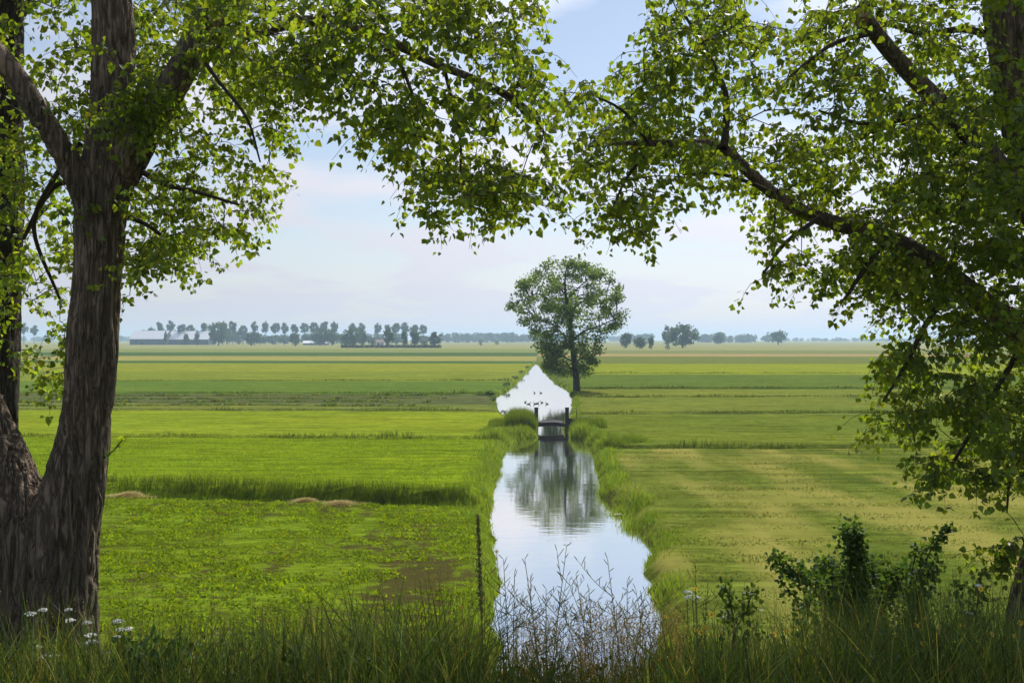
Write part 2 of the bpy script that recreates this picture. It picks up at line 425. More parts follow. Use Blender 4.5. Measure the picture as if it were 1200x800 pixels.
def ground_material():
    t = NT("polder_ground"); p = t.pos()
    sep = t.node("ShaderNodeSeparateXYZ"); t.l.new(p, sep.inputs[0])
    X, Y = sep.outputs[0], sep.outputs[1]
    wob = t.noise(t.mapping(p, (0.02, 0.10, 0.1)), 1.0, 3)
    # one colour per field strip: u = 20 / distance from the dike
    Yt = t.math('ADD', Y, t.math('MULTIPLY', X, 0.05))
    u = t.math('DIVIDE', 20.0, t.math('MAXIMUM', t.math('MULTIPLY', Yt, t.math('ADD', 0.985, t.math('MULTIPLY', wob, 0.03))), 20.0))
    pale = (0.235, 0.235, 0.075); tan = (0.30, 0.225, 0.085); green = (0.095, 0.148, 0.022)
    lime = (0.165, 0.215, 0.014); mid = (0.130, 0.180, 0.022); dark = (0.060, 0.105, 0.026)
    Lc = t.ramp(u, [(0.0, pale), (20 / 640, (0.17, 0.20, 0.05)), (20 / 500, dark), (20 / 385, (0.25, 0.235, 0.06)), (20 / 300, (0.055, 0.11, 0.028)), (20 / 258, (0.19, 0.215, 0.022)),
                    (20 / 190, (0.155, 0.19, 0.022)), (20 / 150, green), (20 / 113, (0.085, 0.10, 0.035)), (20 / 96, (0.13, 0.155, 0.03)), (20 / 86.5, lime), (20 / 62.5, (0.135, 0.195, 0.008)),
                    (20 / 38, (0.115, 0.165, 0.010))], 'CONSTANT')
    Rc = t.ramp(u, [(0.0, pale), (20 / 620, (0.155, 0.18, 0.05)), (20 / 450, tan), (20 / 385, (0.125, 0.15, 0.03)), (20 / 260, (0.19, 0.225, 0.015)), (20 / 182, (0.092, 0.135, 0.020)),
                    (20 / 125, (0.145, 0.170, 0.025)), (20 / 107, (0.130, 0.158, 0.024)), (20 / 83, (0.112, 0.145, 0.018)), (20 / 57, (0.110, 0.138, 0.020))], 'CONSTANT')
    side = t.math('GREATER_THAN', X, t.math('ADD', 2.2, t.math('MULTIPLY', t.math('MAXIMUM', t.math('SUBTRACT', Y, 130.0), 0.0), 0.03)))
    c = t.mix(1.0, t.mix(side, Lc, Rc), (0.86, 0.88, 0.92), 'MULTIPLY')
    # mowing swaths and patchiness
    st = t.noise(t.mapping(p, (0.10, 1.5, 1), (0, 0, 0.05)), 1.0, 5, 0.6)
    c = t.mix(1.0, c, t.ramp(st, [(0.30, g3(0.5)), (0.5, g3(1.0)), (0.72, g3(1.4))]), 'MULTIPLY')
    fine = t.noise(t.mapping(p, (2.2, 4.5, 3)), 1.0, 6, 0.7)
    c = t.mix(1.0, c, t.ramp(fine, [(0.28, g3(0.55)), (0.5, g3(1.0)), (0.72, g3(1.4))]), 'MULTIPLY')
    tus = t.noise(t.mapping(p, (0.55, 1.3, 1)), 1.0, 6, 0.72)
    c = t.mix(1.0, c, t.ramp(tus, [(0.32, g3(0.6)), (0.5, g3(1.0)), (0.7, g3(1.3))]), 'MULTIPLY')
    big = t.noise(t.mapping(p, (0.05, 0.09, 1)), 1.0, 3)
    c = t.mix(t.ramp(big, [(0.42, g3(0)), (0.62, g3(0.4))]), c, t.mix(1.0, c, (1.35, 1.12, 1.0), 'MULTIPLY'))
    # right meadow: bleached wheel tracks and swaths running away obliquely
    rm = t.math('MULTIPLY', side, t.math('MULTIPLY', t.math('LESS_THAN', Y, 57), t.math('GREATER_THAN', Y, 18)))
    sw = t.noise(t.mapping(p, (0.34, 0.085, 1), (0, 0, 0.42)), 1.0, 3, 0.45)
    c = t.mix(t.math('MULTIPLY', rm, t.ramp(sw, [(0.46, g3(0)), (0.62, g3(0.85))])), c, (0.215, 0.200, 0.048))
    c = t.mix(t.math('MULTIPLY', rm, t.ramp(sw, [(0.30, g3(0.7)), (0.43, g3(0))])), c, (0.050, 0.080, 0.010))
    # left near meadow: bare soil between the sward
    lm = t.math('MULTIPLY', t.math('LESS_THAN', X, 2.2), t.math('MULTIPLY', t.math('LESS_THAN', Yt, 37.2), t.math('GREATER_THAN', Y, 15)))
    so = t.noise(t.mapping(p, (1.0, 1.6, 1)), 1.5, 6, 0.62)
    trk = t.noise(t.mapping(p, (0.55, 0.14, 1), (0, 0, -0.75)), 0.9, 3, 0.5)
    soil = t.math('ADD', so, t.math('MULTIPLY', t.math('SUBTRACT', trk, 0.5), 0.9))
    gs = t.math('DIVIDE', t.math('ADD', X, 2.9), 1.5)
    gs = t.math('MULTIPLY', t.math('POWER', 2.718, t.math('MULTIPLY', t.math('MULTIPLY', gs, gs), -1.0)), t.ramp(t.math('DIVIDE', Y, 40.0), [(0.45, g3(0.15)), (0.68, g3(0.12)), (0.85, g3(0))]))
    soil = t.math('ADD', t.math('ADD', soil, gs), t.math('MULTIPLY', t.math('SUBTRACT', fine, 0.5), 0.55))
    c = t.mix(t.math('MULTIPLY', lm, t.ramp(soil, [(0.54, g3(0)), (0.63, g3(0.9))])), c, t.mix(fine, (0.028, 0.022, 0.009), (0.075, 0.058, 0.022)))
    # the dike under the trees: old thatch and earth
    dk = t.math('LESS_THAN', Y, 17)
    c = t.mix(t.math('MULTIPLY', dk, 0.9), c, t.mix(fine, (0.035, 0.045, 0.014), (0.10, 0.10, 0.035)))
    h = t.math('ADD', fine, t.math('MULTIPLY', st, 0.6))
    return t.done(t.principled(c, 1.0, t.bump(h, 0.6, 0.10), spec=0.0))
M['ground'] = ground_material()
ground = link("ground", np_mesh("ground", G.reshape(-1, 3), gf, M['ground'], smooth=True))
tag(ground, "flat green polder meadows cut by a canal and narrow ditches", "ground", kind="structure")

def water_material():
    t = NT("canal_water"); p = t.pos()
    big = t.noise(t.mapping(p, (0.5, 1.1, 1)), 1.0, 2)
    rip = t.noise(t.mapping(p, (1.6, 5.0, 1)), 1.0, 4, 0.55)
    h = t.math('ADD', t.math('MULTIPLY', rip, 0.35), big)
    nrm = t.bump(h, 0.085, 0.05)
    deep = t.node("ShaderNodeBsdfPrincipled")
    deep.inputs["Base Color"].default_value = (0.06, 0.06, 0.045, 1); deep.inputs["Roughness"].default_value = 0.05
    deep.inputs["IOR"].default_value = 1.33; t.l.new(nrm, deep.inputs["Normal"])
    gl = t.node("ShaderNodeBsdfGlossy"); gl.inputs["Color"].default_value = (1.0, 0.975, 0.93, 1)
    gl.inputs["Roughness"].default_value = 0.02; t.l.new(nrm, gl.inputs["Normal"])
    mx = t.node("ShaderNodeMixShader"); mx.inputs[0].default_value = 0.85
    t.l.new(deep.outputs[0], mx.inputs[1]); t.l.new(gl.outputs[0], mx.inputs[2])
    return t.done(mx.outputs[0])
M['water'] = water_material()
wy = np.concatenate((np.arange(13, 130, 3.0), np.arange(130, EDGE_END + 3, 8)))
wv = np.concatenate([[(left_edge(y) - 1.2, y, WATER_Z), (right_edge(y) + 1.2, y, WATER_Z)] for y in wy])
wf = np.array([(2 * k, 2 * k + 1, 2 * k + 3, 2 * k + 2) for k in range(len(wy) - 1)])
water = link("water", np_mesh("water", wv, wf, M['water'], smooth=True))
tag(water, "still bright canal reflecting the pale sky and the lone tree", "water", kind="structure")

# ------------------------------------------------------------------ blades of grass (uncountable)
def blades(base, h, w, lean, tints, segs=3, dirs=None):
    """curved tapering blades; base (n,3), h, w, lean arrays; returns verts, faces, cols"""
    n = len(base)
    az = rng.uniform(0, 2 * np.pi, n) if dirs is None else dirs
    face = rng.uniform(0, 2 * np.pi, n)
    wd = np.stack((np.cos(face), np.sin(face), np.zeros(n)), 1)
    ld = np.stack((np.cos(az), np.sin(az), np.zeros(n)), 1)
    V = []
    for k in range(segs):
        t = k / segs
        c = base + ld * (lean * h * t ** 1.8)[:, None]; c = c + np.array((0, 0, 1.0)) * (h * (t - 0.25 * lean * t ** 2))[:, None]
        ww = (w * (1 - 0.75 * t) * 0.5)[:, None] * wd
        V += [c - ww, c + ww]
    tip = base + ld * (lean * h)[:, None] + np.array((0, 0, 1.0)) * (h * (1 - 0.25 * lean))[:, None]
    V.append(tip)
    nv = 2 * segs + 1
    verts = np.stack(V, 1).reshape(-1, 3)
    o = np.arange(n)[:, None] * nv
    quads = np.concatenate([o + np.array([[2 * k, 2 * k + 1, 2 * k + 3, 2 * k + 2]]) for k in range(segs - 1)]) if segs > 1 else np.zeros((0, 4), int)
    tris = o + np.array([[2 * segs - 2, 2 * segs - 1, 2 * segs]])
    return verts, [quads, tris], np.repeat(tints, nv, axis=0)

def tint_rand(n, lo=0.6, hi=1.3, warm=0.25):
    v = rng.uniform(lo, hi, n); w = rng.normal(0, warm, n)
    return np.stack((v * (1 + 0.5 * np.clip(w, -0.5, 1.2)), v, v * (1 - 0.2 * w)), 1)

def stuff(name, parts, mat, label, cat, parent=None):
    """join blade sets into one mesh of uncountable growth"""
    V, Fq, Ft, C, k = [], [], [], [], 0
    for v, (q, tr), c in parts:
        V.append(v); C.append(c)
        if len(q): Fq.append(q + k)
        Ft.append(tr + k); k += len(v)
    fs = [np.concatenate(Ft)]
    if Fq: fs.append(np.concatenate(Fq))
    o = link(name, np_mesh(name, np.concatenate(V), fs, mat, np.concatenate(C)), parent)
    tag(o, label, cat, kind="stuff")
    return o

def patch_noise(x, y, s, seed): return np.array([rnoise(a * s, b * s, seed) for a, b in zip(x, y)])

# fringe along the canal banks
def fringe(edge, sgn, y0, y1, per_m, hmin, hmax, spread=0.7, wid=0.02):
    n = int((y1 - y0) * per_m)
    y = rng.uniform(y0, y1, n)
    off = np.abs(rng.normal(0.15, spread * 0.55, n))
    x = edge(y) + sgn * off + np.interp(y, rows, jl if sgn < 0 else jr)
    pn = patch_noise(y, off, 0.45, 3 * sgn + 7)
    h = (hmin + (hmax - hmin) * rng.random(n)) * np.clip(0.85 + 1.7 * pn, 0.2, 2.1) * np.clip(1.15 - off / (spread * 2.6), 0.3, 1)
    z = ground_z(x - np.interp(y, rows, jl if sgn < 0 else jr), y)
    tt = tint_rand(n, 0.65, 1.35, 0.3) * (1 + 0.35 * pn)[:, None]
    return blades(np.stack((x, y, z - 0.03), 1), h, np.full(n, wid) * rng.uniform(.7, 1.5, n), rng.uniform(0.1, 0.8, n), tt, 2)
bank_parts = [fringe(left_edge, -1, 17, 34, 300, 0.06, 0.26, 0.8), fringe(left_edge, -1, 34, 62, 230, 0.1, 0.42, 1.0, 0.03), fringe(left_edge, -1, 62, 76, 420, 0.2, 0.5, 1.6, 0.03), fringe(left_edge, -1, 76, 130, 70, 0.1, 0.36, 0.3, 0.05), fringe(left_edge, -1, 130, EDGE_END, 16, 0.1, 0.4, 0.25, 0.09),
              fringe(right_edge, 1, 17, 36, 330, 0.08, 0.3, 1.0), fringe(right_edge, 1, 36, 62, 230, 0.1, 0.38, 0.9, 0.03), fringe(right_edge, 1, 62, 76, 420, 0.2, 0.5, 1.6, 0.03), fringe(right_edge, 1, 76, 130, 110, 0.12, 0.42, 0.6, 0.05), fringe(right_edge, 1, 130, EDGE_END, 16, 0.1, 0.3, 0.3, 0.09)]
stuff("bank_grass", bank_parts, M['bank'], "rough green grass fringing both banks of the canal", "grass")

# grass standing along the cross ditches
dp = []
for s, d, tilt, hw, dep, lip in DITCHES:
    L = {37.6: 24}.get(d, min(70, d * 0.62))
    n = int(L * (330 if d < 40 else 80 if d < 90 else 45))
    a = rng.uniform(0, L, n)
    e0 = left_edge(np.full(n, d)) if s < 0 else right_edge(np.full(n, d))
    x = e0 + s * (0.6 + a)
    dd = np.where(rng.random(n) < 0.8, rng.normal(hw * 0.9, 0.22, n), rng.normal(-hw, 0.2, n))
    y = d + tilt * x + dd
    pn = patch_noise(x, y, 0.25, d)
    base = 0.36 if d < 40 else 0.26
    h = base * rng.uniform(0.4, 1.25, n) * np.clip(0.8 + 1.5 * pn, 0.2, 1.9)
    if d > 40: h *= np.clip(1.35 - a / L, 0.3, 1.4)
    z = ground_z(x, y)
    dp.append(blades(np.stack((x, y, z - 0.03), 1), h, np.full(n, 0.02 if d < 40 else 0.04 if d < 90 else 0.07), rng.uniform(0.05, 0.6, n), tint_rand(n, 0.3, 0.85, 0.2), 2))  # dark tint range puts the ditch shadows into the blade colour
stuff("ditch_grass", dp, M['bank'], "taller grass standing along the narrow field ditches", "grass")

# sward of the near left meadow (clumps with bare soil between) and of the bright meadow behind its ditch
def sward(n, x0, x1, y0, y1, hmin, hmax, wid, cond=None, seed=1, lo=0.7, hi=1.35):
    y = np.sqrt(rng.uniform(y0 ** 2, y1 ** 2, n) if y0 > 0 else rng.uniform(0, y1 ** 2, n))
    x = rng.uniform(0, 1, n); xl = x0 * y / y1; xr = x1(y); x = xl + (xr - xl) * x
    keep = np.ones(n, bool) if cond is None else cond(x, y)
    x, y = x[keep], y[keep]; m = len(x)
    pn = patch_noise(x, y, 1.3, seed)
    h = rng.uniform(hmin, hmax, m) * np.clip(1 + 0.8 * pn, 0.3, 1.8)
    tt = tint_rand(m, lo, hi, 0.2) * (1 + 0.4 * pn)[:, None]
    return blades(np.stack((x, y, ground_z(x, y) - 0.01), 1), h, np.full(m, wid) * rng.uniform(.6, 1.5, m), rng.uniform(0.3, 1.3, m), tt, 2)
def clumpy(x, y):
    v = patch_noise(x, y, 0.9, 4) + 0.7 * patch_noise(x, y, 2.6, 8) - 1.1 * np.clip(patch_noise(x * 0.75 + y * 0.5, y * 0.22, 0.6, 21) - 0.05, 0, 1)
    v = v - 0.5 * np.exp(-((x + 2.9) / 1.4) ** 2) * np.interp(y, [18, 27, 34], [1.1, 0.8, 0])
    return (v + rng.normal(0, 0.25, len(x)) > -0.10) & (y < 36.6 - 0.16 * x)
stuff("meadow_sward", [sward(120000, -21.5, lambda y: left_edge(y) - 0.5, 17.5, 40, 0.04, 0.12, 0.06, clumpy, 2)], M['turf'], "low patchy green growth over bare soil in the near left meadow", "grass")
stuff("bright_meadow_grass", [sward(26000, -36, lambda y: left_edge(y) - 0.6, 38.5, 62, 0.05, 0.13, 0.04, lambda x, y: y > 38.7 - 0.16 * x, 3)], M['turf'], "smooth bright green grass of the meadow behind the first ditch", "grass")

M['stubble'] = leaf_material("mown_meadow", (0.105, 0.130, 0.018), (0.105, 0.130, 0.018), (0.22, 0.25, 0.02), 0.9, 0.35)
n = 70000
sy = np.sqrt(rng.uniform(19 ** 2, 56 ** 2, n)); re_ = right_edge(sy); sx = re_ + 0.9 + rng.random(n) * (0.56 * sy - re_)
lines = np.sin((sy + 0.03 * sx) * 2.9 + 1.5 * patch_noise(sx, sy, 0.12, 41)) + 1.2 * patch_noise(sx, sy * 2, 0.5, 43)
kp = lines + rng.normal(0, 0.5, n) > 0.15
sx, sy, lines = sx[kp], sy[kp], lines[kp]; n = len(sx)
stuff("mown_meadow_grass", [blades(np.stack((sx, sy, ground_z(sx, sy) - .01), 1), rng.uniform(.03, .09, n), np.full(n, .045), rng.uniform(.5, 1.6, n), tint_rand(n, .85, 1.4, .4), 2)], M['stubble'], "short mown olive grass of the meadow beyond the right bank", "grass")

# windrows of cut grass far on the left
wr = []
for d in (93, 98.5, 104, 110):
    n = 3600; x = rng.uniform(-62, -9 + (d - 93) * 0.2, n)
    y = d + rng.normal(0, 0.32, n) + 0.5 * np.sin(x * 0.13 + d)
    pn = patch_noise(x, y * 0.3, 0.5, d)
    h = rng.uniform(0.08, 0.34, n) * np.clip(0.9 + 1.6 * pn, 0.15, 2.0)
    wr.append(blades(np.stack((x, y, np.full(n, -0.02)), 1), h, np.full(n, 0.13), rng.uniform(0.4, 1.6, n), tint_rand(n, 0.25, 1.1, 0.6), 2))
stuff("cut_grass_windrow", wr, M['bank'], "rows of cut grass lying across the far left meadow", "cut grass")

# the dike: tall grass under the trees
def dike_grass(n, x0, x1, y0, y1, hfun, wid, lo, hi, leanhi=0.7):
    y = rng.uniform(y0, y1, n); x = rng.uniform(x0, x1, n) * (0.35 + 0.65 * y / y1) + 0.0
    h = hfun(x, y) * rng.uniform(0.45, 1.12, n)
    pn = patch_noise(x, y, 1.1, 5)
    h *= np.clip(1 + 0.55 * pn, 0.5, 1.5)
    tt = tint_rand(n, lo, hi, 0.3)
    dry = rng.random(n) < 0.26
    tt[dry] *= np.array((2.6, 1.7, 2.2))
    return blades(np.stack((x, y, dike(y) - 0.03), 1), h, np.full(n, wid) * rng.uniform(.5, 1.4, n), rng.uniform(0.05, leanhi, n), tt, 4)
def hgrass(x, y):
    px = 600 + x / y * F
    prof = np.interp(px, [-100, 60, 250, 420, 520, 575, 640, 740, 800, 860, 1000, 1300], [0.66, 0.66, 0.70, 0.74, 0.74, 0.58, 0.44, 0.48, 0.68, 0.78, 0.78, 0.76])
    # let the slope drop out of sight under the crest growth
    return prof * np.interp(y, [3.6, 4.6, 6.2, 7.5, 12], [0.55, 0.80, 1.0, 1.05, 0.8])
stuff("dike_grass", [dike_grass(30000, -5.2, 5.4, 4.2, 8.2, hgrass, 0.009, 0.4, 1.45), dike_grass(14000, -8, 8, 8.2, 14, lambda x, y: 0.45 * hgrass(x, y), 0.013, 0.4, 1.1), dike_grass(2500, -3.5, 3.5, 3.6, 4.4, lambda x, y: 0.30 + 0 * x, 0.009, 0.4, 1.1)],
      M['grass'], "tall dark grass growing on the dike under the trees", "grass")

# ------------------------------------------------------------------ trees
def cards(centres, size, tints, flat=0.0):
    """small randomly turned leaf clumps: each one bent quad (4 verts, 2 tris)"""
    n = len(centres)
    a = rng.normal(size=(n, 3)); a[:, 2] *= (1 - flat); a /= np.linalg.norm(a, axis=1, keepdims=True)
    b = rng.normal(size=(n, 3)); b -= a * (a * b).sum(1)[:, None]; b /= np.linalg.norm(b, axis=1, keepdims=True)
    s = np.broadcast_to(size, (n,))[:, None] * rng.uniform(0.6, 1.4, (n, 1))
    nrm = np.cross(a, b)
    p0 = centres - a * s * 0.5; p2 = centres + a * s * 0.5
    p1 = centres + b * s * rng.uniform(0.25, 0.5, (n, 1)) + nrm * s * 0.15
    p3 = centres - b * s * rng.uniform(0.25, 0.5, (n, 1)) + nrm * s * 0.15
    v = np.stack((p0, p1, p2, p3), 1).reshape(-1, 3)
    o = np.arange(n)[:, None] * 4
    f = np.concatenate((o + np.array([[0, 1, 2]]), o + np.array([[0, 2, 3]])))
    return v, f, np.repeat(tints, 4, axis=0)

def clumped(n, n_cl, shape, cl_r, hollow=0.55):
    """points in leaf clumps spread through a crown volume; shape(u) -> centre in unit ball to metres"""
    d = rng.normal(size=(n_cl, 3)); d /= np.linalg.norm(d, axis=1, keepdims=True)
    r = hollow + (1 - hollow) * rng.random((n_cl, 1)) ** 0.6
    c = shape(d * r)
    k = rng.integers(0, n_cl, n)
    q = rng.normal(size=(n, 3)); q /= np.linalg.norm(q, axis=1, keepdims=True); q *= rng.random((n, 1)) ** 0.4
    lum = rng.uniform(0.7, 1.25, n_cl)
    return c[k] + q * cl_r * rng.uniform(0.7, 1.2, n_cl)[k][:, None], lum[k], c

def far_tree_mesh(kind, seed):
    """unit meshes (height 1): trunk and crown"""
    global rng
    keep, rng = rng, np.random.default_rng(seed)
    if kind == 'poplar':
        sh = lambda u: np.stack((u[:, 0] * 0.20, u[:, 1] * 0.20, 0.72 + u[:, 2] * 0.24), 1)
        pts, lum, cl = clumped(700, 34, sh, 0.075, 0.25); size = 0.065; t0 = 0.012
    elif kind == 'column':
        sh = lambda u: np.stack((u[:, 0] * 0.28, u[:, 1] * 0.28, 0.52 + u[:, 2] * 0.44), 1)
        pts, lum, cl = clumped(900, 55, sh, 0.10, 0.3); size = 0.085; t0 = 0.02
    elif kind == 'round':
        sh = lambda u: np.stack((u[:, 0] * 0.52, u[:, 1] * 0.52, 0.53 + u[:, 2] * 0.42), 1)
        pts, lum, cl = clumped(1300, 80, sh, 0.14, 0.4); size = 0.095; t0 = 0.028
    else:
        sh = lambda u: np.stack((u[:, 0] * 0.75, u[:, 1] * 0.75, 0.45 + u[:, 2] * 0.45), 1)
        pts, lum, cl = clumped(420, 26, sh, 0.17, 0.3); size = 0.13; t0 = 0.04
    pts[:, 2] = np.maximum(pts[:, 2], 0.02)
    v, f, c = cards(pts, size, np.repeat(lum[:, None], 3, 1))
    crown = np_mesh(kind + "_crown", v, f, M['far_leaf'], c)
    mb = MB(); top = 0.8 if kind != 'bush' else 0.4
    mb.tube([(0, 0, -0.01), (0.004, 0, 0.25), (-0.004, 0.003, 0.5), (0, 0, top)], [t0 * 1.3, t0, t0 * 0.7, t0 * 0.2], 6)
    for q in cl[::4]:
        z0 = max(0.15, q[2] - 0.2); mb.tube([(0, 0, z0), q * np.array((0.5, 0.5, 1)) - np.array((0, 0, 0.05)), q], [t0 * 0.5, t0 * 0.3, t0 * 0.1], 4)
    trunk = mb.mesh(kind + "_trunk", M['far_bark'], True)
    rng = keep
    return trunk, crown
FAR = {k: [far_tree_mesh(k, 100 + 10 * i + q) for q in range(4)] for i, k in enumerate(('poplar', 'column', 'round', 'bush'))}
def far_tree(kind, px, top, base, w, name, label, cat, group=None, dist=None):
    """a whole tree standing on the meadow; height and width follow from its distance"""
    d = dist or (CAM_Z * F / (base - HORIZON))
    hgt = max((base - top), 1) / F * d if dist is None else (HORIZON - top) / F * d + CAM_Z
    tr, cr = random.choice(FAR[kind])
    unit_w = {'poplar': 0.5, 'column': 0.72, 'round': 1.2, 'bush': 1.75}[kind]
    sx = (w / F * d) / unit_w
    e = empty(name, ((px - 600) / F * d, d, 0), random.uniform(0, 6.28))
    e.scale = (sx, sx, hgt)
    link("trunk", tr, e); link("crown", cr, e)
    tag(e, label, cat, group)
    return e
# the tall row behind the farm (about 1.1 km away)
for k, (x, top) in enumerate([(28, 378), (40, 380), (187, 375), (200, 374), (213, 378), (223, 380), (239, 377), (249, 377), (261, 375), (273, 375), (285, 379), (298, 375), (311, 375), (323, 377), (334, 377), (345, 378), (357, 377), (368, 375), (380, 375), (392, 376), (413, 377), (423, 378), (443, 378), (454, 378), (464, 377), (475, 378), (486, 378), (496, 378)]):
    far_tree('poplar', x, top + random.uniform(-1, 1), 0, random.uniform(9.5, 12.5), "tall_poplar", "tall bare-stemmed poplar in the hazy row behind the far farm", "tree", "row of tall poplars behind the farm", dist=1180 + random.uniform(-60, 60))
for x, top, w in [(176, 383, 16), (192, 384, 14), (206, 386, 16), (228, 386, 16), (246, 384, 18), (266, 383, 16), (280, 385, 14), (305, 390, 16), (320, 391, 15), (333, 391, 14), (360, 389, 15), (400, 390, 14), (426, 389, 14), (444, 390, 14), (465, 389, 14), (496, 391, 12)]:
    far_tree('round', x, top + 1, 0, w * 1.5, "broadleaf_tree", "hazy broadleaf tree in the undergrowth between the far poplars", "tree", "broadleaf trees below the poplar row", dist=1185 + random.uniform(-25, 60))
for kind, x, top, base, w, lab in [
    ('round', 256, 377.5, 405.0, 25, "large dark tree standing at the end of the white-roofed barn"),
    ('column', 231, 387, 404.8, 8, "narrow dark tree in front of the white barn roof near the large dark tree"),
    ('column', 194, 387, 404.8, 5, "narrow dark tree in the gap between the two white barn roofs"),
    ('round', 218, 390, 404.8, 8, "small round tree in front of the further white barn roof"),
    ('round', 295, 387.5, 405, 22, "broad dark tree just beyond the barns' end, left of the lollipop tree"),
    ('round', 346, 389, 405.5, 15, "round lollipop tree with short bare trunk in front of the poplar row"),
    ('round', 375, 384, 405, 26, "wide grey-green tree behind the low pale farm roof"),
    ('round', 389, 384, 405, 20, "dark tree at the end of the low pale farm roof"),
    ('round', 411, 384, 406.5, 27, "broad tree behind the start of the dark hedge"),
    ('round', 424, 385, 405.5, 14, "slim tree between the broad hedge tree and the rounded bush"),
    ('bush', 436, 391, 405.5, 15, "rounded bush beside the farmhouse"),
    ('bush', 405, 396.5, 407, 14, "low rounded bush at the hedge's beginning"),
    ('column', 455.5, 383, 407.4, 17, "tall green poplar clump at the start of the copse on the hedge"),
    ('column', 474, 386, 407.4, 11, "narrow green tree second in the copse on the hedge"),
    ('column', 486, 385, 407.4, 16, "full green tree in the middle of the copse on the hedge"),
    ('column', 510, 388, 407.4, 18, "last green tree at the open end of the copse on the hedge"),
    ('bush', 497, 397, 407.4, 12, "low bush between the last two trees of the copse"),
    ('bush', 563.5, 396.5, 404.6, 8, "small dark bush alone in the far meadow, the larger of two"),
    ('bush', 582, 398.5, 404.2, 7, "small dark bush alone in the far meadow, the smaller of two"),
    ('round', 733, 389, 408, 16, "dark tree just behind the lone tree's outer branches"),
    ('round', 750, 394.5, 409, 17, "small spreading tree on a low mound beyond the canal"),
    ('column', 763, 393.5, 409, 8.5, "narrow tree beside the small spreading tree"),
    ('bush', 782, 403.5, 409.5, 8, "low dark bush out in the meadow before the big round tree"),
    ('round', 800, 380.0, 407.5, 40, "big rounded dark tree standing alone over the far meadow"),
    ('round', 783, 381.5, 406, 16, "paler tree just behind the big rounded tree"),
    ('round', 912, 387, 404, 22, "broad hazy tree at the end of the far wood"),
    ('round', 842, 389, 403.8, 16, "hazy tree at the start of the far wood beside the big rounded tree")]:
    far_tree(kind, x, top, base, w, "round_bush" if kind == 'bush' else "meadow_tree", lab, "bush" if kind == 'bush' else "tree")

# far woods that read as one mass
def far_wood(spans, d, label):
    V, Fa, C, k = [], [], [], 0
    for x0, x1, top, w in spans:
        x = x0
        while x < x1:
            hgt = (HORIZON - top - random.uniform(-1.2, 1.6)) / F * d + CAM_Z
            wx = w * random.uniform(0.7, 1.3) / F * d
            dd = d * random.uniform(0.97, 1.05)
            cx = (x - 600) / F * d
            sh = lambda u: np.stack((cx + u[:, 0] * wx * 0.6, dd + u[:, 1] * wx * 0.6, hgt * 0.5 + u[:, 2] * hgt * 0.45), 1)
            pts, lum, cl = clumped(300, 24, sh, hgt * 0.2, 0.2)
            v, f, c = cards(pts, hgt * 0.2, np.repeat(lum[:, None], 3, 1))
            V.append(v); Fa.append(f + k); C.append(c); k += len(v)
            x += w * random.uniform(0.35, 0.7)
    o = link("far_wood", np_mesh("far_wood", np.concatenate(V), np.concatenate(Fa), M['far_leaf'], np.concatenate(C)))
    tag(o, label, "wood", kind="stuff")
far_wood([(518, 560, 391, 7), (560, 600, 389, 8), (600, 660, 391, 8), (735, 770, 391, 8), (815, 905, 391.5, 8)], 1900, "hazy blue wood along the horizon behind the lone tree")
far_wood([(505, 760, 394, 5), (905, 1000, 396, 4), (1000, 1260, 396, 5), (-80, 180, 394, 6)], 2900, "faint blue line of woods on the farthest horizon")

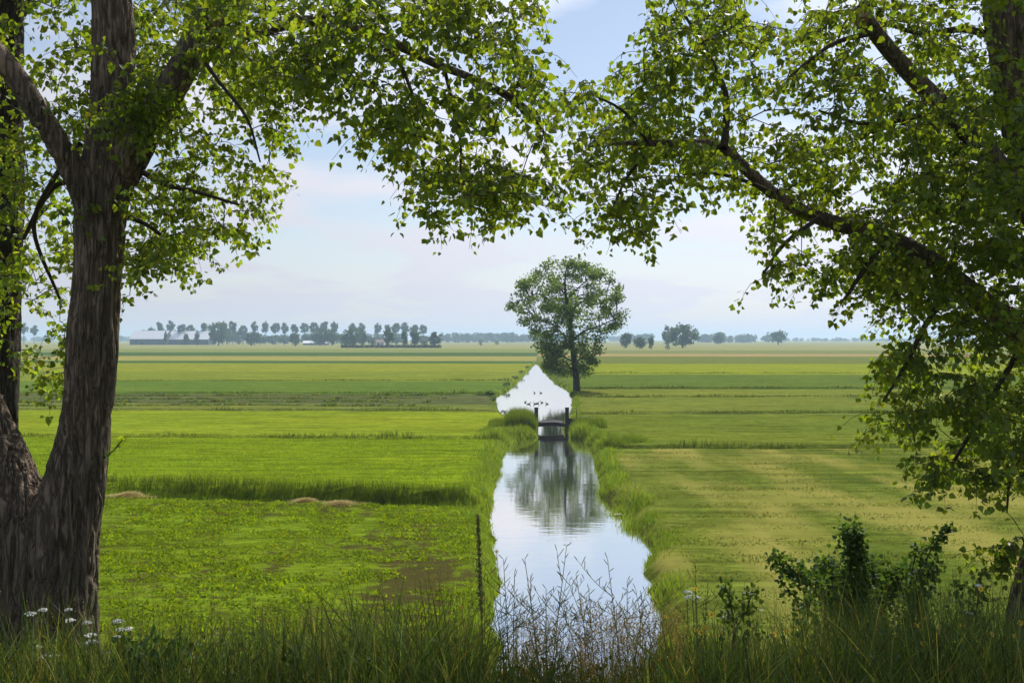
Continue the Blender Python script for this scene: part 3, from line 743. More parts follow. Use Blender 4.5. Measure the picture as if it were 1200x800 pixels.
# lone tree on the canal bank
def lone_tree():
    base = ground_at(676, 457.5, 0.0); d = base[1]; s = d / F
    def q(px, py, dy=0.0): return np.array(((px - 676) * s, dy, (457.5 - py) * s))
    root = empty("lone_tree", base)
    tag(root, "tall solitary leafy tree on the canal bank beside the small bridge", "tree")
    limbs = [([(676, 460), (675, 440), (672, 415), (668, 385), (664, 355), (662, 330), (664, 312)], [.48, .40, .34, .28, .2, .12, .04], 0, 0),
             ([(672, 412), (660, 392), (645, 378), (630, 372)], [.15, .11, .08, .03], 0, 1.5), ([(670, 400), (684, 388), (702, 382), (722, 372)], [.17, .12, .09, .03], 0, -1.5),
             ([(667, 375), (650, 358), (632, 345), (612, 352)], [.15, .11, .08, .03], 0, -1.2), ([(666, 368), (685, 352), (708, 345), (732, 352)], [.15, .11, .08, .03], 0, 1.8),
             ([(664, 352), (680, 335), (694, 324), (704, 318)], [.12, .08, .05, .02], 0, -2), ([(663, 345), (648, 330), (638, 322), (628, 318)], [.11, .08, .05, .02], 0, 2),
             ([(674, 425), (688, 415), (700, 408)], [.12, .08, .02], 0, 1.2), ([(674, 425), (660, 418), (648, 415)], [.12, .08, .02], 0, -1.5),
             ([(668, 385), (672, 360), (676, 340)], [.14, .09, .03], 0, -4.5), ([(668, 385), (664, 362), (660, 345)], [.14, .09, .03], 0, 4.5)]
    nodes = []
    for i, (pp, rr, a0, a1) in enumerate(limbs):
        P = np.array([np.append(q(x, y, a0 + (a1 - a0) * k / (len(pp) - 1)), rr[k]) for k, (x, y) in enumerate(pp)])
        S = spline(P, 0.4); nodes.append(S)
        v, f = tube_arrays(S[:, :3], S[:, 3], 10 if i == 0 else 6)
        link("trunk" if i == 0 else "limb", np_mesh("lone_tree_wood", v, f, M['far_bark'], smooth=True), root)
    nodes = np.concatenate(nodes)[:, :3]
    # crown outline: half width to either side of the stem at each height
    ys = [304, 312, 322, 335, 350, 365, 378, 390, 402, 415, 428, 440]
    lx = [652, 633, 618, 605, 597, 598, 606, 618, 622, 626, 634, 648]
    rx = [672, 694, 715, 728, 737, 739, 734, 722, 706, 704, 700, 688]
    pts, lum, cl_all = [], [], []
    n_cl = 250
    while len(cl_all) < n_cl:
        py = random.uniform(306, 438); a, b = np.interp(py, ys, lx) + 4 + 9 * rnoise(py * .09, 2), np.interp(py, ys, rx) - 4 + 9 * rnoise(py * .09, 7)
        px = random.uniform(a, b); hw = (b - a) / 2
        u = (px - (a + b) / 2) / hw
        dep = random.uniform(-1, 1) * math.sqrt(max(0, 1 - u * u)) * hw * s
        if random.random() > max(0.62, (b - a) / 135): continue
        edge = math.hypot(u, dep / (hw * s))
        if edge < 0.35 and random.random() < 0.4: continue
        cl_all.append(q(px, py, dep))
    cl_all = np.array(cl_all)
    for c in cl_all:
        n = random.randint(60, 100); r = random.uniform(0.7, 1.3)
        u = rng.normal(size=(n, 3)); u /= np.linalg.norm(u, axis=1, keepdims=True); u *= rng.random((n, 1)) ** 0.5
        pts.append(c + u * np.array((r, r, r * 0.75))); lum.append(np.full(n, random.uniform(0.65, 1.3)) * rng.uniform(0.8, 1.2, n))
    pts, lum = np.concatenate(pts), np.concatenate(lum)
    v, f, c = cards(pts, 0.27, np.stack((lum, lum, lum * 0.9), 1))
    tag(link("crown", np_mesh("lone_tree_crown", v, f, M['mid_leaf'], c), root), kind="stuff")
    mb = MB()
    for c in cl_all:
        k = np.argmin(((nodes - c) ** 2).sum(1) + 3 * np.clip(nodes[:, 2] - c[2], 0, 9) ** 2)
        m = (nodes[k] + c) / 2 + np.array((0, 0, 0.2))
        mb.tube([nodes[k], m, c], [0.05, 0.035, 0.015], 4, False)
    tag(mb.build("branchwork", M['far_bark'], root), kind="stuff")
lone_tree()

# low bushes on the left bank beyond the bridge
for k, (px, py, w, h) in enumerate([(570, 463, 17, 6), (573, 470, 12, 5), (581, 452, 13, 5.5), (591, 444, 11, 4.5), (599, 437, 9, 4), (568, 485, 13, 5), (607, 431, 8, 3)]):
    dist_ = CAM_Z * F / (py - HORIZON); px = 600 + float(left_edge(dist_)) / dist_ * F - 0.25 * w
    far_tree('bush', px, py - h, py, w, "bank_bush", "low dark bush overhanging the canal's left bank beyond the bridge", "bush", "bushes on the far canal bank")

# ------------------------------------------------------------------ far farm
def barn(px0, px1, ridge_y, eave_y, base_y, depth, label, roofmat, wallmat, d, name="barn", vents=0):
    s = d / F
    x0, x1 = (px0 - 600) * s, (px1 - 600) * s
    zr, ze = CAM_Z - (ridge_y - HORIZON) * s, CAM_Z - (eave_y - HORIZON) * s
    L = x1 - x0
    e = empty(name, ((x0 + x1) / 2, d, 0)); tag(e, label, "building")
    h, y0, y1 = L / 2, 0.0, depth
    ym = depth / 2
    mb = MB()
    mb.poly([(-h, y0, 0), (h, y0, 0), (h, y0, ze), (-h, y0, ze), (-h, y1, 0), (h, y1, 0), (h, y1, ze), (-h, y1, ze), (-h, ym, zr - .15), (h, ym, zr - .15)],
            [(0, 1, 2, 3), (5, 4, 7, 6), (1, 5, 6, 9, 2), (4, 0, 3, 8, 7)])
    mb.build("wall", wallmat, e)
    rf = MB()
    for ya, yb in ((y0 - 0.8, ym), (y1 + 0.8, ym)):
        k = (zr - ze) / ym; za = ze - 0.8 * k
        rf.poly([(-h - .6, ya, za), (h + .6, ya, za), (h + .6, yb, zr), (-h - .6, yb, zr), (-h - .6, ya, za + .3), (h + .6, ya, za + .3), (h + .6, yb, zr + .3), (-h - .6, yb, zr + .3)],
                [(0, 1, 2, 3), (4, 5, 6, 7), (0, 1, 5, 4), (1, 2, 6, 5), (0, 3, 7, 4)])
    rf.build("roof", roofmat, e)
    for k in range(max(2, int(L / 12))):
        xx = -h + (k + 0.5) * L / max(2, int(L / 12))
        MB().box((xx, y0 - 0.03, ze * 0.55), (1.8, 0.1, 1.2)).build("window", M['glass'], e)
    MB().box((-h * 0.3, y0 - 0.04, 1.4), (3.2, 0.12, 2.8)).build("door", M['glass'], e)
    return e
barn(152, 193, 387.6, 396.8, 404, 26, "long white-roofed barn with dark walls, the one farther from the large dark tree", M['roof'], M['barn_wall'], 1110)
barn(197, 244, 388.0, 397.2, 404, 26, "long white-roofed barn with dark walls beside the large dark tree", M['roof'], M['barn_wall'], 1125)
barn(355, 384, 399.4, 401.8, 405, 9, "low farm shed with pale roof in front of the wide grey-green tree", M['roof'], M['barn_wall'], 1080, "shed")
barn(440, 450, 398.0, 401, 405, 8, "small pale farmhouse with brown roof beside the copse", M['roof_red'], M['house_wall'], 1090, "farmhouse")
# clipped dark hedge under the copse
hd = CAM_Z * F / (407.6 - HORIZON); hs = hd / F
nh = 2600
hp = np.stack((rng.uniform((400 - 600) * hs, (517 - 600) * hs, nh), hd - 1 + rng.uniform(-0.8, 0.8, nh), rng.uniform(0.1, 2.1, nh)), 1)
v, f, c = cards(hp, 0.9, np.repeat(rng.uniform(0.4, 0.7, nh)[:, None], 3, 1))
tag(link("hedge", np_mesh("hedge", v, f, M['far_leaf'], c)), "long low dark hedge in front of the copse", "hedge")

# ------------------------------------------------------------------ the little bridge
def bridge():
    d = (CAM_Z - WATER_Z) * F / (506.0 - HORIZON); s = d / F
    cx = (646.5 - 600) * s
    half = 18.0 * s
    root = empty("footbridge", (cx, d, WATER_Z))
    tag(root, "small dark timber bridge with two tall posts across the canal", "bridge")
    top = (506 - 493.6) * s          # crown of the deck above the water
    for sx in (-1, 1):
        MB().box((sx * half, 0, 0.65), (0.27, 0.27, 2.15), 0, 0.02).build("post", M['timber'], root)
        MB().box((sx * half, 0, 1.74), (0.31, 0.31, 0.07), 0, 0.015).build("post_cap", M['timber'], root)
    def arch(x): return top - 0.10 * (x / half) ** 2 - 0.05
    for yy in (0.02, 1.7):
        n = 13; xs = np.linspace(-half + 0.13, half - 0.13, n); mb = MB(); V, Q = [], []
        for x in xs:
            z = arch(x) - 0.05
            V += [(x, yy - 0.07, z - 0.22), (x, yy + 0.07, z - 0.22), (x, yy + 0.07, z), (x, yy - 0.07, z)]
        for k in range(n - 1):
            a = 4 * k; Q += [(a + m, a + (m + 1) % 4, a + 4 + (m + 1) % 4, a + 4 + m) for m in range(4)]
        Q += [(0, 3, 2, 1), tuple(4 * (n - 1) + m for m in range(4))]
        mb.poly(V, Q).build("arched_beam", M['timber'], root)
    pl = MB().box((0, 0, 0), (0.155, 2.0, 0.05), 0, 0.006).mesh("deck_plank", M['timber'])
    for k, x in enumerate(np.linspace(-half - 1.0, half + 1.2, 27)):
        if abs(abs(x) - half) < 0.22: continue
        xx = min(abs(x), half)
        link("deck_plank", pl, root, (x, 0.86 if abs(x) < half else 0.95, arch(xx) - 0.02 + 0.006 * math.sin(k * 5)), (0, 0, 0.01 * math.sin(k * 3)))
    # plank-faced abutments either side
    board = MB().box((0, 0, 0), (0.17, 0.06, 1.0), 0, 0.008).mesh("abutment_board", M['timber'])
    for sx in (-1, 1):
        for k in range(6):
            link("abutment_board", board, root, (sx * (half + 0.23 + k * 0.175), 0.12, 0.06 + 0.42 - 0.035 * k), (0, 0, 0.02 * math.sin(k * 7)))
    MB().tube([(half + 0.1, 0.0, 1.56), (half + 0.72, 0.3, 1.54)], 0.022, 6).build("rail", M['deadwood'], root)
    MB().tube([(half + 0.72, 0.3, 1.6), (half + 0.72, 0.3, -0.1)], 0.03, 6).build("rail_post", M['timber'], root)
    return root, d, cx, half
br, BR_D, BR_X, BR_H = bridge()
# reeds around both bridge heads
rp = []
for x0, x1, n, hh in ((592, 629, 5200, 1.35), (572, 600, 1800, 0.55), (666, 690, 1900, 0.75), (682, 708, 1600, 0.7)):
    a = (np.array([x0, x1]) - 600) / F * BR_D
    x = rng.uniform(a[0], a[1], n); y = BR_D + rng.uniform(-1.9, 2.2, n) - (0.6 if x0 > 660 else 0)
    h = hh * rng.uniform(0.5, 1.1, n); h *= np.interp(x, [a[0], a[0] + .5, a[1]], [0.6, 1, 1.0])
    rp.append(blades(np.stack((x, y, np.maximum(ground_z(x, y), WATER_Z) - 0.05), 1), h, np.full(n, 0.03), rng.uniform(0.05, 0.35, n), tint_rand(n, 0.5, 1.05, 0.15), 3))
stuff("reed", rp, M['bank'], "green reeds crowding both ends of the small bridge", "reeds")
# tall tufts on the right bank beyond the bridge head
tp = []
for px, py, wpx, n, h0 in ((715, 521, 22, 1500, 0.75), (740, 519, 26, 1300, 0.7), (700, 512, 10, 500, 0.6), (750, 602, 26, 900, 0.5), (735, 588, 22, 700, 0.45), (577, 545, 12, 600, 0.6), (572, 505, 14, 600, 0.5), (640, 517, 0, 1, 0.1)):
    g = ground_at(px, py, 0.0); s = g[1] / F
    x = g[0] + rng.normal(0, wpx * s * 0.45, n); y = g[1] + rng.normal(0, 0.5, n)
    h = h0 * rng.uniform(0.35, 1.1, n) * np.exp(-((x - g[0]) / (wpx * s + .01)) ** 2)
    tp.append(blades(np.stack((x, y, np.maximum(ground_z(x, y), WATER_Z) - 0.03), 1), h, np.full(n, 0.025), rng.uniform(0.2, 0.7, n), tint_rand(n, 0.6, 1.3, 0.2), 3))
stuff("bank_tuft", tp, M['bank'], "dense tall tufts of grass bulging over the canal banks", "grass")

# bleached dead branch on the bank, and a plank at the water's edge
g = ground_at(668, 489, 0.15); s = g[1] / F
mb = MB().tube(spline([np.append(g + np.array((a * s, 0.1 * k, b * s)), r) for k, (a, b, r) in enumerate([(-2, 2, .03), (6, 1.5, .05), (14, 0.2, .06), (20, 0.5, .05), (26, -3.5, .03)])], 0.2)[:, :3], 0.05, 6)
mb.tube([g + np.array((9 * s, 0, 1.2 * s)), g + np.array((13 * s, 0.1, -2 * s)), g + np.array((15 * s, 0.2, -4 * s))], [.04, .03, .02], 5)
tag(mb.build("dead_branch", M['deadwood'], smooth=True), "bleached dead branch lying on the bank beside the bridge", "branch")
g = ground_at(737, 604, WATER_Z)
o = MB().box((0, 0, 0.05), (1.15, 0.16, 0.05), 0.06, 0.01).build("floating_plank", M['deadwood'], loc=g)
tag(o, "pale plank lying in the water against the grassy right bank", "plank")
# heaps of cut hay at the ditch
for px, py, w, hh, lab in ((148, 582, 1.7, 0.36, "largest straw-coloured hay heap at the ditch, near the big left trunk"), (357, 587.5, 0.9, 0.2, "small round hay heap halfway along the ditch"), (397, 590, 1.5, 0.16, "long flat hay heap at the ditch, nearer the canal")):
    g = ground_at(px, py, 0.02)
    n = 2200; a = rng.uniform(0, 6.28, n); r = np.clip(np.abs(rng.normal(0, 0.6, n)), 0, 1.6)
    x = np.cos(a) * r * w / 2; y = np.sin(a) * r * w * 0.3; z = 0.5 * hh * np.clip(1 - r ** 2, 0, 1) * (0.75 + 0.25 * np.sin(x * 5))
    v, fs, c = blades(np.stack((x, y, z - 0.06), 1), rng.uniform(.06, .2, n), np.full(n, .02), rng.uniform(.6, 2.4, n), tint_rand(n, 1.0, 1.7, .05), 2)
    tag(link("hay_heap", np_mesh("hay_heap", v, fs, M['straw'], c), loc=g), lab, "hay heap")

# ducks on the canal
def duck_meshes():
    bm = bmesh.new(); bmesh.ops.create_uvsphere(bm, u_segments=12, v_segments=8, radius=1)
    for v in bm.verts:
        x, y, z = v.co
        lift = 0.06 * max(0, -x) ** 2
        v.co = Vector((x * 0.21 * (1.15 if x < 0 else 1), y * 0.10 * (1 - 0.35 * max(0, -x)), z * 0.075 * (1 - 0.5 * max(0, -x) ** 2) + 0.045 + lift))
    mb = MB(); mb.add_bm(bm)
    mb.tube(spline([(0.13, 0, 0.07, .05), (0.18, 0, 0.14, .035), (0.19, 0, 0.20, .03), (0.215, 0, 0.245, .045), (0.25, 0, 0.245, .04), (0.275, 0, 0.238, .012)], 0.02)[:, :3],
            spline([(0.13, 0, 0.07, .05), (0.18, 0, 0.14, .035), (0.19, 0, 0.20, .03), (0.215, 0, 0.245, .045), (0.25, 0, 0.245, .04), (0.275, 0, 0.238, .012)], 0.02)[:, 3], 8)
    b = MB().box((0.295, 0, 0.236), (0.07, 0.035, 0.014), 0, 0.004)
    return mb.mesh("duck_body", M['duck'], True), b.mesh("duck_bill", M['bill'])
db, dbl = duck_meshes()
for k, (px, py) in enumerate([(615.5, 471.5), (619.5, 473.5), (627, 473.3), (629.6, 472.8), (635.2, 471.8), (641.2, 473.4), (626.5, 460.5), (634, 460.5), (586, 484.3), (598, 483.4)]):
    e = empty("duck", ground_at(px, py, WATER_Z), random.uniform(0, 6.28)); e.scale = (0.85,) * 3
    link("body", db, e); link("bill", dbl, e)
    tag(e, "small dark duck swimming on the bright water beyond the bridge", "duck", "ducks on the canal")

# ------------------------------------------------------------------ near poplars that frame the view
LEAF_V = np.array([(0, 0, 0), (-.27, .05, .02), (-.47, .26, .05), (-.27, .62, .03), (0, 1.0, -.05), (.27, .62, .03), (.47, .26, .05), (.27, .05, .02), (0, .34, -.035)])
LEAF_F = np.array([(8, k, (k + 1) % 8) for k in range(8)])

def leaf_frames(base, axis, size):
    n = len(base)
    axis = axis / (np.linalg.norm(axis, axis=1, keepdims=True) + 1e-9)
    q = rng.normal(size=(n, 3)); q -= axis * (q * axis).sum(1)[:, None]; q /= np.linalg.norm(q, axis=1, keepdims=True)
    return base, np.cross(axis, q), axis, q, size

def leaf_mesh_arrays(fr, tints):
    b, x, y, z, s = fr
    V = b[:, None, :] + s[:, None, None] * (LEAF_V[None, :, 0:1] * x[:, None, :] + LEAF_V[None, :, 1:2] * y[:, None, :] + LEAF_V[None, :, 2:3] * z[:, None, :])
    n = len(b)
    f = (np.arange(n)[:, None, None] * 9 + LEAF_F[None]).reshape(-1, 3)
    return V.reshape(-1, 3), f, np.repeat(tints, 9, axis=0)

def inside(poly, x, y):
    c = False; j = len(poly) - 1
    for i in range(len(poly)):
        xi, yi = poly[i]; xj, yj = poly[j]
        if (yi > y) != (yj > y) and x < (xj - xi) * (y - yi) / (yj - yi) + xi: c = not c
        j = i
    return c

def bark_displace(v, nrm, seed, amp):
    """long vertical plates and furrows"""
    out = np.empty(len(v))
    for k, p in enumerate(v):
        a = Vector((p[0] * 17 + seed, p[1] * 17, p[2] * 2.4))
        w = noise.noise(a * 0.5) * 1.6
        r = 1 - abs(noise.noise(Vector((a.x + w, a.y - w, a.z)))) * 2.2
        b = noise.noise(Vector((p[0] * 3, p[1] * 3, p[2] * 1.6 + seed)))
        fine = noise.noise(Vector((p[0] * 55, p[1] * 55, p[2] * 11)))
        out[k] = amp * (-1.2 * max(0.0, r - 0.45) * 1.8 + 0.6 * b + 0.18 * fine)
    return v + nrm * out[:, None]

def wood(name, stems, parent, mat, base, voxel=None, amp=0.016, seed=0.0):
    """stems: list of (n,4) arrays x,y,z,r in world space; joined smoothly when voxel is given"""
    V, Q, k = [], [], 0
    for S in stems:
        v, f = tube_arrays(S[:, :3], S[:, 3], 20 if voxel else 12)
        V.append(v); Q.append(f + k)
        n = 20 if voxel else 12
        k += len(v)
    verts = np.concatenate(V) - base; quads = np.concatenate(Q)
    if not voxel:
        return link(name, np_mesh(name, verts, quads, mat, smooth=True), parent)
    fl = quads.tolist(); k = 0
    for S, v in zip(stems, V):
        fl.append(list(range(k, k + 20))[::-1]); fl.append(list(range(k + len(v) - 20, k + len(v)))); k += len(v)
    me = bpy.data.meshes.new(name + "_raw"); me.from_pydata(verts.tolist(), [], fl); me.update()
    o = bpy.data.objects.new(name + "_raw", me); col.objects.link(o)
    rm = o.modifiers.new("remesh", 'REMESH'); rm.mode = 'VOXEL'; rm.voxel_size = voxel
    sm = o.modifiers.new("smooth", 'SMOOTH'); sm.factor = 0.6; sm.iterations = 12
    dg = bpy.context.evaluated_depsgraph_get()
    ev = o.evaluated_get(dg); m2 = bpy.data.meshes.new_from_object(ev)
    bpy.data.objects.remove(o); bpy.data.meshes.remove(me)
    n = len(m2.vertices); co = np.empty(n * 3); nr_ = np.empty(n * 3)
    m2.vertices.foreach_get("co", co); m2.vertices.foreach_get("normal", nr_)
    co = bark_displace(co.reshape(-1, 3), nr_.reshape(-1, 3), seed, amp)
    m2.vertices.foreach_set("co", co.ravel()); m2.materials.clear(); m2.materials.append(mat)
    m2.polygons.foreach_set("use_smooth", np.ones(len(m2.polygons), dtype=bool)); m2.update()
    m2.name = name
    return link(name, m2, parent)

def path(pts, d0, d1, step=0.07):
    """control points (image x, image y, half width in image pixels) at distances running d0..d1"""
    P = []
    for k, (x, y, r) in enumerate(pts):
        d = d0 + (d1 - d0) * k / (len(pts) - 1)
        P.append(np.append(at(x, y, d), r / F * d))
    return spline(P, step)

LEAF_ONE = None
def grow(root, base, limbs_nodes, regions, leaf=(0.036, 0.058), seed=1, n_single=300, avoid=None):
    """twigs and leaves through the crown volumes; regions: (outline, count, d0, d1)"""
    global LEAF_ONE
    tips, wts = [], []
    for poly, cnt, d0, d1, scale in regions:
        xs = [p[0] for p in poly]; ys = [p[1] for p in poly]; k = 0; guard = 0
        while k < cnt and guard < cnt * 60:
            guard += 1
            x, y = random.uniform(min(xs), max(xs)), random.uniform(min(ys), max(ys))
            if not inside(poly, x, y): continue
            d = random.uniform(d0, d1)
            # gaps in the foliage: clusters gather on boughs
            if noise.noise(Vector((x * 0.016, y * 0.020, d * 0.8 + seed))) + 0.45 * noise.noise(Vector((x * 0.05, y * 0.05, seed * 3 + d))) < random.uniform(-0.22, 0.16): continue
            tips.append(at(x, y, d)); wts.append(scale); k += 1
    tips = np.array(tips); wts = np.array(wts)
    nodes = np.empty((60000, 3)); nn = len(limbs_nodes); nodes[:nn] = limbs_nodes
    dist = np.array([((limbs_nodes - t) ** 2).sum(1).min() for t in tips])
    order = np.argsort(dist)
    tw = MB(); TV, TF, tk = [], [], 0
    LB, LA, LS, LT = [], [], [], []
    for ti in order:
        t = tips[ti]
        dd = nodes[:nn] - t
        k = int(np.argmin((dd ** 2).sum(1) + 0.5 * np.clip(-dd[:, 2], 0, None) ** 2))
        p0 = nodes[k]; L = np.linalg.norm(t - p0)
        if L > 0.03:
            sag = np.array((0, 0, 0.10 * L)); jt = rng.normal(0, 0.06 * L, 3)
            P = spline([p0, p0 * 0.6 + t * 0.4 + sag + jt, t], 0.11)
            r = 0.0028 + 0.006 * min(L, 1.6) * np.linspace(1, 0.15, len(P)) + (0.004 * max(0, L - 0.8))
            v, f = tube_arrays(P, r, 4); TV.append(v); TF.append(f + tk); tk += len(v)
            if nn + len(P) < len(nodes):
                nodes[nn:nn + len(P)] = P; nn += len(P)
        else: P = np.array([p0, t])
        # a drooping spray at the tip
        w = wts[ti]
        out = t - p0; out[2] = 0; out = out / (np.linalg.norm(out) + 1e-6) + rng.normal(0, 0.5, 3); out[2] = 0
        l2 = random.uniform(0.14, 0.36) * w
        Q = spline([t, t + out * l2 * 0.45 + np.array((0, 0, -0.12 * l2)), t + out * l2 * 0.75 + np.array((0, 0, -0.62 * l2))], 0.06)
        v, f = tube_arrays(Q, np.linspace(0.003, 0.0012, len(Q)), 3); TV.append(v); TF.append(f + tk); tk += len(v)
        m = random.randint(13, 24)
        spots = np.concatenate((Q[rng.integers(0, len(Q), m)], P[rng.integers(len(P) // 2, len(P), 3)]))
        nl = len(spots)
        ax = rng.normal(size=(nl, 3)) * np.array((1, 1, .7)) + np.array((0, 0, -0.75))
        ax /= np.linalg.norm(ax, axis=1, keepdims=True)
        pet = rng.uniform(0.02, 0.06, nl)[:, None] * w
        LB.append(spots + ax * pet * np.array((1, 1, .6))); LA.append(ax + np.array((0, 0, -0.35)))
        LS.append(rng.uniform(leaf[0], leaf[1], nl) * w * rng.uniform(0.6, 1.2, nl))
        br_ = random.uniform(0.72, 1.2)
        LT.append(tint_rand(nl, 0.8, 1.2, 0.18) * br_)
    LB, LA, LS, LT = map(np.concatenate, (LB, LA, LS, LT))
    fr = leaf_frames(LB, LA, LS)
    # the leaves that show largest are separate; the rest is one mass
    P = LB - np.array((0, 0, CAM_Z)); vis = (np.abs(P[:, 0]) < P[:, 1] * 0.52) & (np.abs(P[:, 2]) < P[:, 1] * 0.345) & (P[:, 1] > 1)
    key = np.where(vis, LS / P[:, 1], 0); big = np.argsort(-key)[:n_single]
    rest = np.ones(len(LB), bool); rest[big] = False
    v, f, c = leaf_mesh_arrays(tuple(a[rest] for a in fr), LT[rest])
    tag(link("foliage", np_mesh("foliage", v - base, f, M['leaf'], c, smooth=True), root), kind="stuff")
    tag(link("twig_growth", np_mesh("twig_growth", np.concatenate(TV) - base, np.concatenate(TF), M['twig'], smooth=True), root), kind="stuff")
    if LEAF_ONE is None: LEAF_ONE = np_mesh("leaf", LEAF_V, LEAF_F, M['leaf_one'], smooth=True)
    for k in big:
        mt = Matrix((fr[1][k], fr[2][k], fr[3][k])).transposed().to_4x4()
        o = link("leaf", LEAF_ONE, root)
        o.matrix_local = Matrix.Translation(Vector(fr[0][k] - base)) @ mt @ Matrix.Diagonal((*(float(LS[k]),) * 3, 1))
    return len(LB)

# --- left poplar, two stems from one stool
D = 7.6
baseA = np.append(at(60, 800, D)[:2], dike(D) - 0.1)
A = empty("poplar_tree", baseA); tag(A, "big twin-stemmed poplar with furrowed bark and a long bough over the canal", "tree")
stem1 = path([(62, 900, 56), (64, 800, 50), (66, 720, 47), (70, 640, 44), (88, 560, 35), (100, 500, 29), (108, 420, 29.5), (114, 320, 28), (118, 260, 30), (122, 220, 30), (128, 150, 25), (133, 70, 24), (130, -40, 22), (122, -250, 17), (112, -600, 8)], D, D)
stem2 = path([(50, 780, 36), (42, 700, 37), (30, 620, 36), (8, 560, 34), (-22, 490, 31), (-70, 380, 28), (-120, 200, 25), (-150, -100, 18), (-160, -400, 8)], D, D + 0.3)
root1 = path([(95, 790, 15), (88, 730, 16), (84, 660, 14)], D - 0.2, D - .1)
limbL = path([(116, 285, 20), (104, 240, 17), (85, 200, 15), (66, 165, 14), (38, 120, 13.5), (3, 70, 13), (-60, 10, 12), (-140, -80, 8)], D - .05, D - 0.6)
limbR = path([(122, 250, 24), (150, 190, 21), (184, 130, 19), (212, 85, 17), (235, 35, 16), (258, -20, 14), (300, -120, 10), (340, -250, 5)], D, D - 0.5)
wood("trunk", [stem1, stem2, root1, limbL[:18], limbR[:18]], A, M['bark'], baseA, 0.0135, 0.027, 1.0)
longB = path([(236, 44, 9), (262, 42, 8.2), (300, 38, 7.5), (340, 28, 7), (390, 25, 6.5), (430, 38, 6), (470, 55, 5.5), (510, 75, 5), (560, 95, 4.4), (600, 118, 3.4), (640, 158, 1.5)], D - .3, D - 1.2)
subs = [path(p, a, b) for p, a, b in [
    ([(565, 96, 3.4), (590, 108, 3), (615, 125, 2.4), (640, 160, 1.2)], 6.6, 6.2), ([(440, 42, 3), (470, 78, 2.4), (483, 110, 2), (497, 142, 1.2)], 6.9, 6.5), ([(520, 78, 2.4), (530, 120, 2), (540, 170, 1.6), (538, 225, 1)], 6.7, 6.5),
    ([(250, 20, 4), (300, -5, 3), (360, -30, 2)], 7.1, 7.6), ([(400, 25, 3), (430, -10, 2), (470, -50, 1.2)], 7, 7.4), ([(230, 60, 3), (260, 100, 2.2), (290, 140, 1.7), (305, 190, 1)], 7.1, 6.8),
    ([(150, 190, 4), (190, 215, 3), (230, 225, 2.4), (280, 240, 1.4)], 7.6, 7.2), ([(140, 250, 3.5), (175, 265, 2.5), (205, 290, 1.6)], 7.7, 8.0), ([(95, 170, 4), (60, 215, 3), (40, 270, 2.5), (70, 350, 1.6)], 7.8, 8.6), ([(110, 220, 4), (70, 215, 3.2), (45, 245, 2.6), (28, 280, 2)], 8.0, 8.4)]]
for nm, S in [("limb", limbL[14:]), ("limb", limbR[14:]), ("bough", longB)] + [("branch", s) for s in subs]:
    wood(nm, [S], A, M['bark'] if S[0, 3] > 0.03 else M['twig'], baseA)
# sawn stub and the sprout low on the trunk
c = at(256, 17, D - 0.62)
MB().tube([c + np.array((-.03, .12, -.02)), c], [0.055, 0.05], 12).build("sawn_stub", M['cutwood'], A, loc=-baseA)
sp = path([(122, 536, 1.4), (130, 530, 1.0), (138, 522, .8), (144, 514, .5)], D - .15, D - .25, .03)
wood("sprout", [sp], A, M['twig'], baseA)
nb = 14; bb = sp[rng.integers(0, len(sp), nb), :3]; axx = rng.normal(size=(nb, 3)) + np.array((.3, 0, -.1))
v, f, cc = leaf_mesh_arrays(leaf_frames(bb + axx * .008, axx, rng.uniform(.035, .06, nb)), tint_rand(nb, 1.0, 1.4, .1))
link("sprout_foliage", np_mesh("sprout_foliage", v - baseA, f, M['leaf'], cc, smooth=True), A)
nodesA = np.concatenate([stem1[stem1[:, 2] > 7.3], limbL, limbR, longB] + subs)[:, :3]
A1 = [(230, -30), (600, -30), (625, 10), (590, 40), (628, 60), (645, 110), (640, 205), (600, 245), (560, 255), (520, 268), (500, 258), (490, 205), (450, 172), (425, 145), (355, 95), (240, 60)]
A2 = [(150, 60), (345, 60), (330, 140), (318, 205), (298, 270), (292, 295), (275, 280), (235, 270), (212, 315), (165, 320), (150, 365), (142, 250)]
A3 = [(-60, -60), (240, -60), (230, 60), (150, 90), (95, 190), (92, 330), (70, 350), (30, 330), (-60, 420)]
A4 = [(62, 360), (90, 350), (90, 450), (62, 460)]
A5 = [(105, 40), (200, 100), (190, 175), (110, 175)]
A6 = [(-500, -700), (700, -600), (650, -40), (-200, -40)]
grow(A, baseA, nodesA, [(A1, 600, 5.9, 7.6, 1.0), (A2, 320, 7.0, 9.0, 1.0), (A3, 330, 7.7, 9.6, 1.1), (A4, 22, 7.9, 8.6, 1), (A5, 40, 6.8, 7.3, 1.0), (A6, 170, 5.8, 9.8, 1.7)], seed=1)

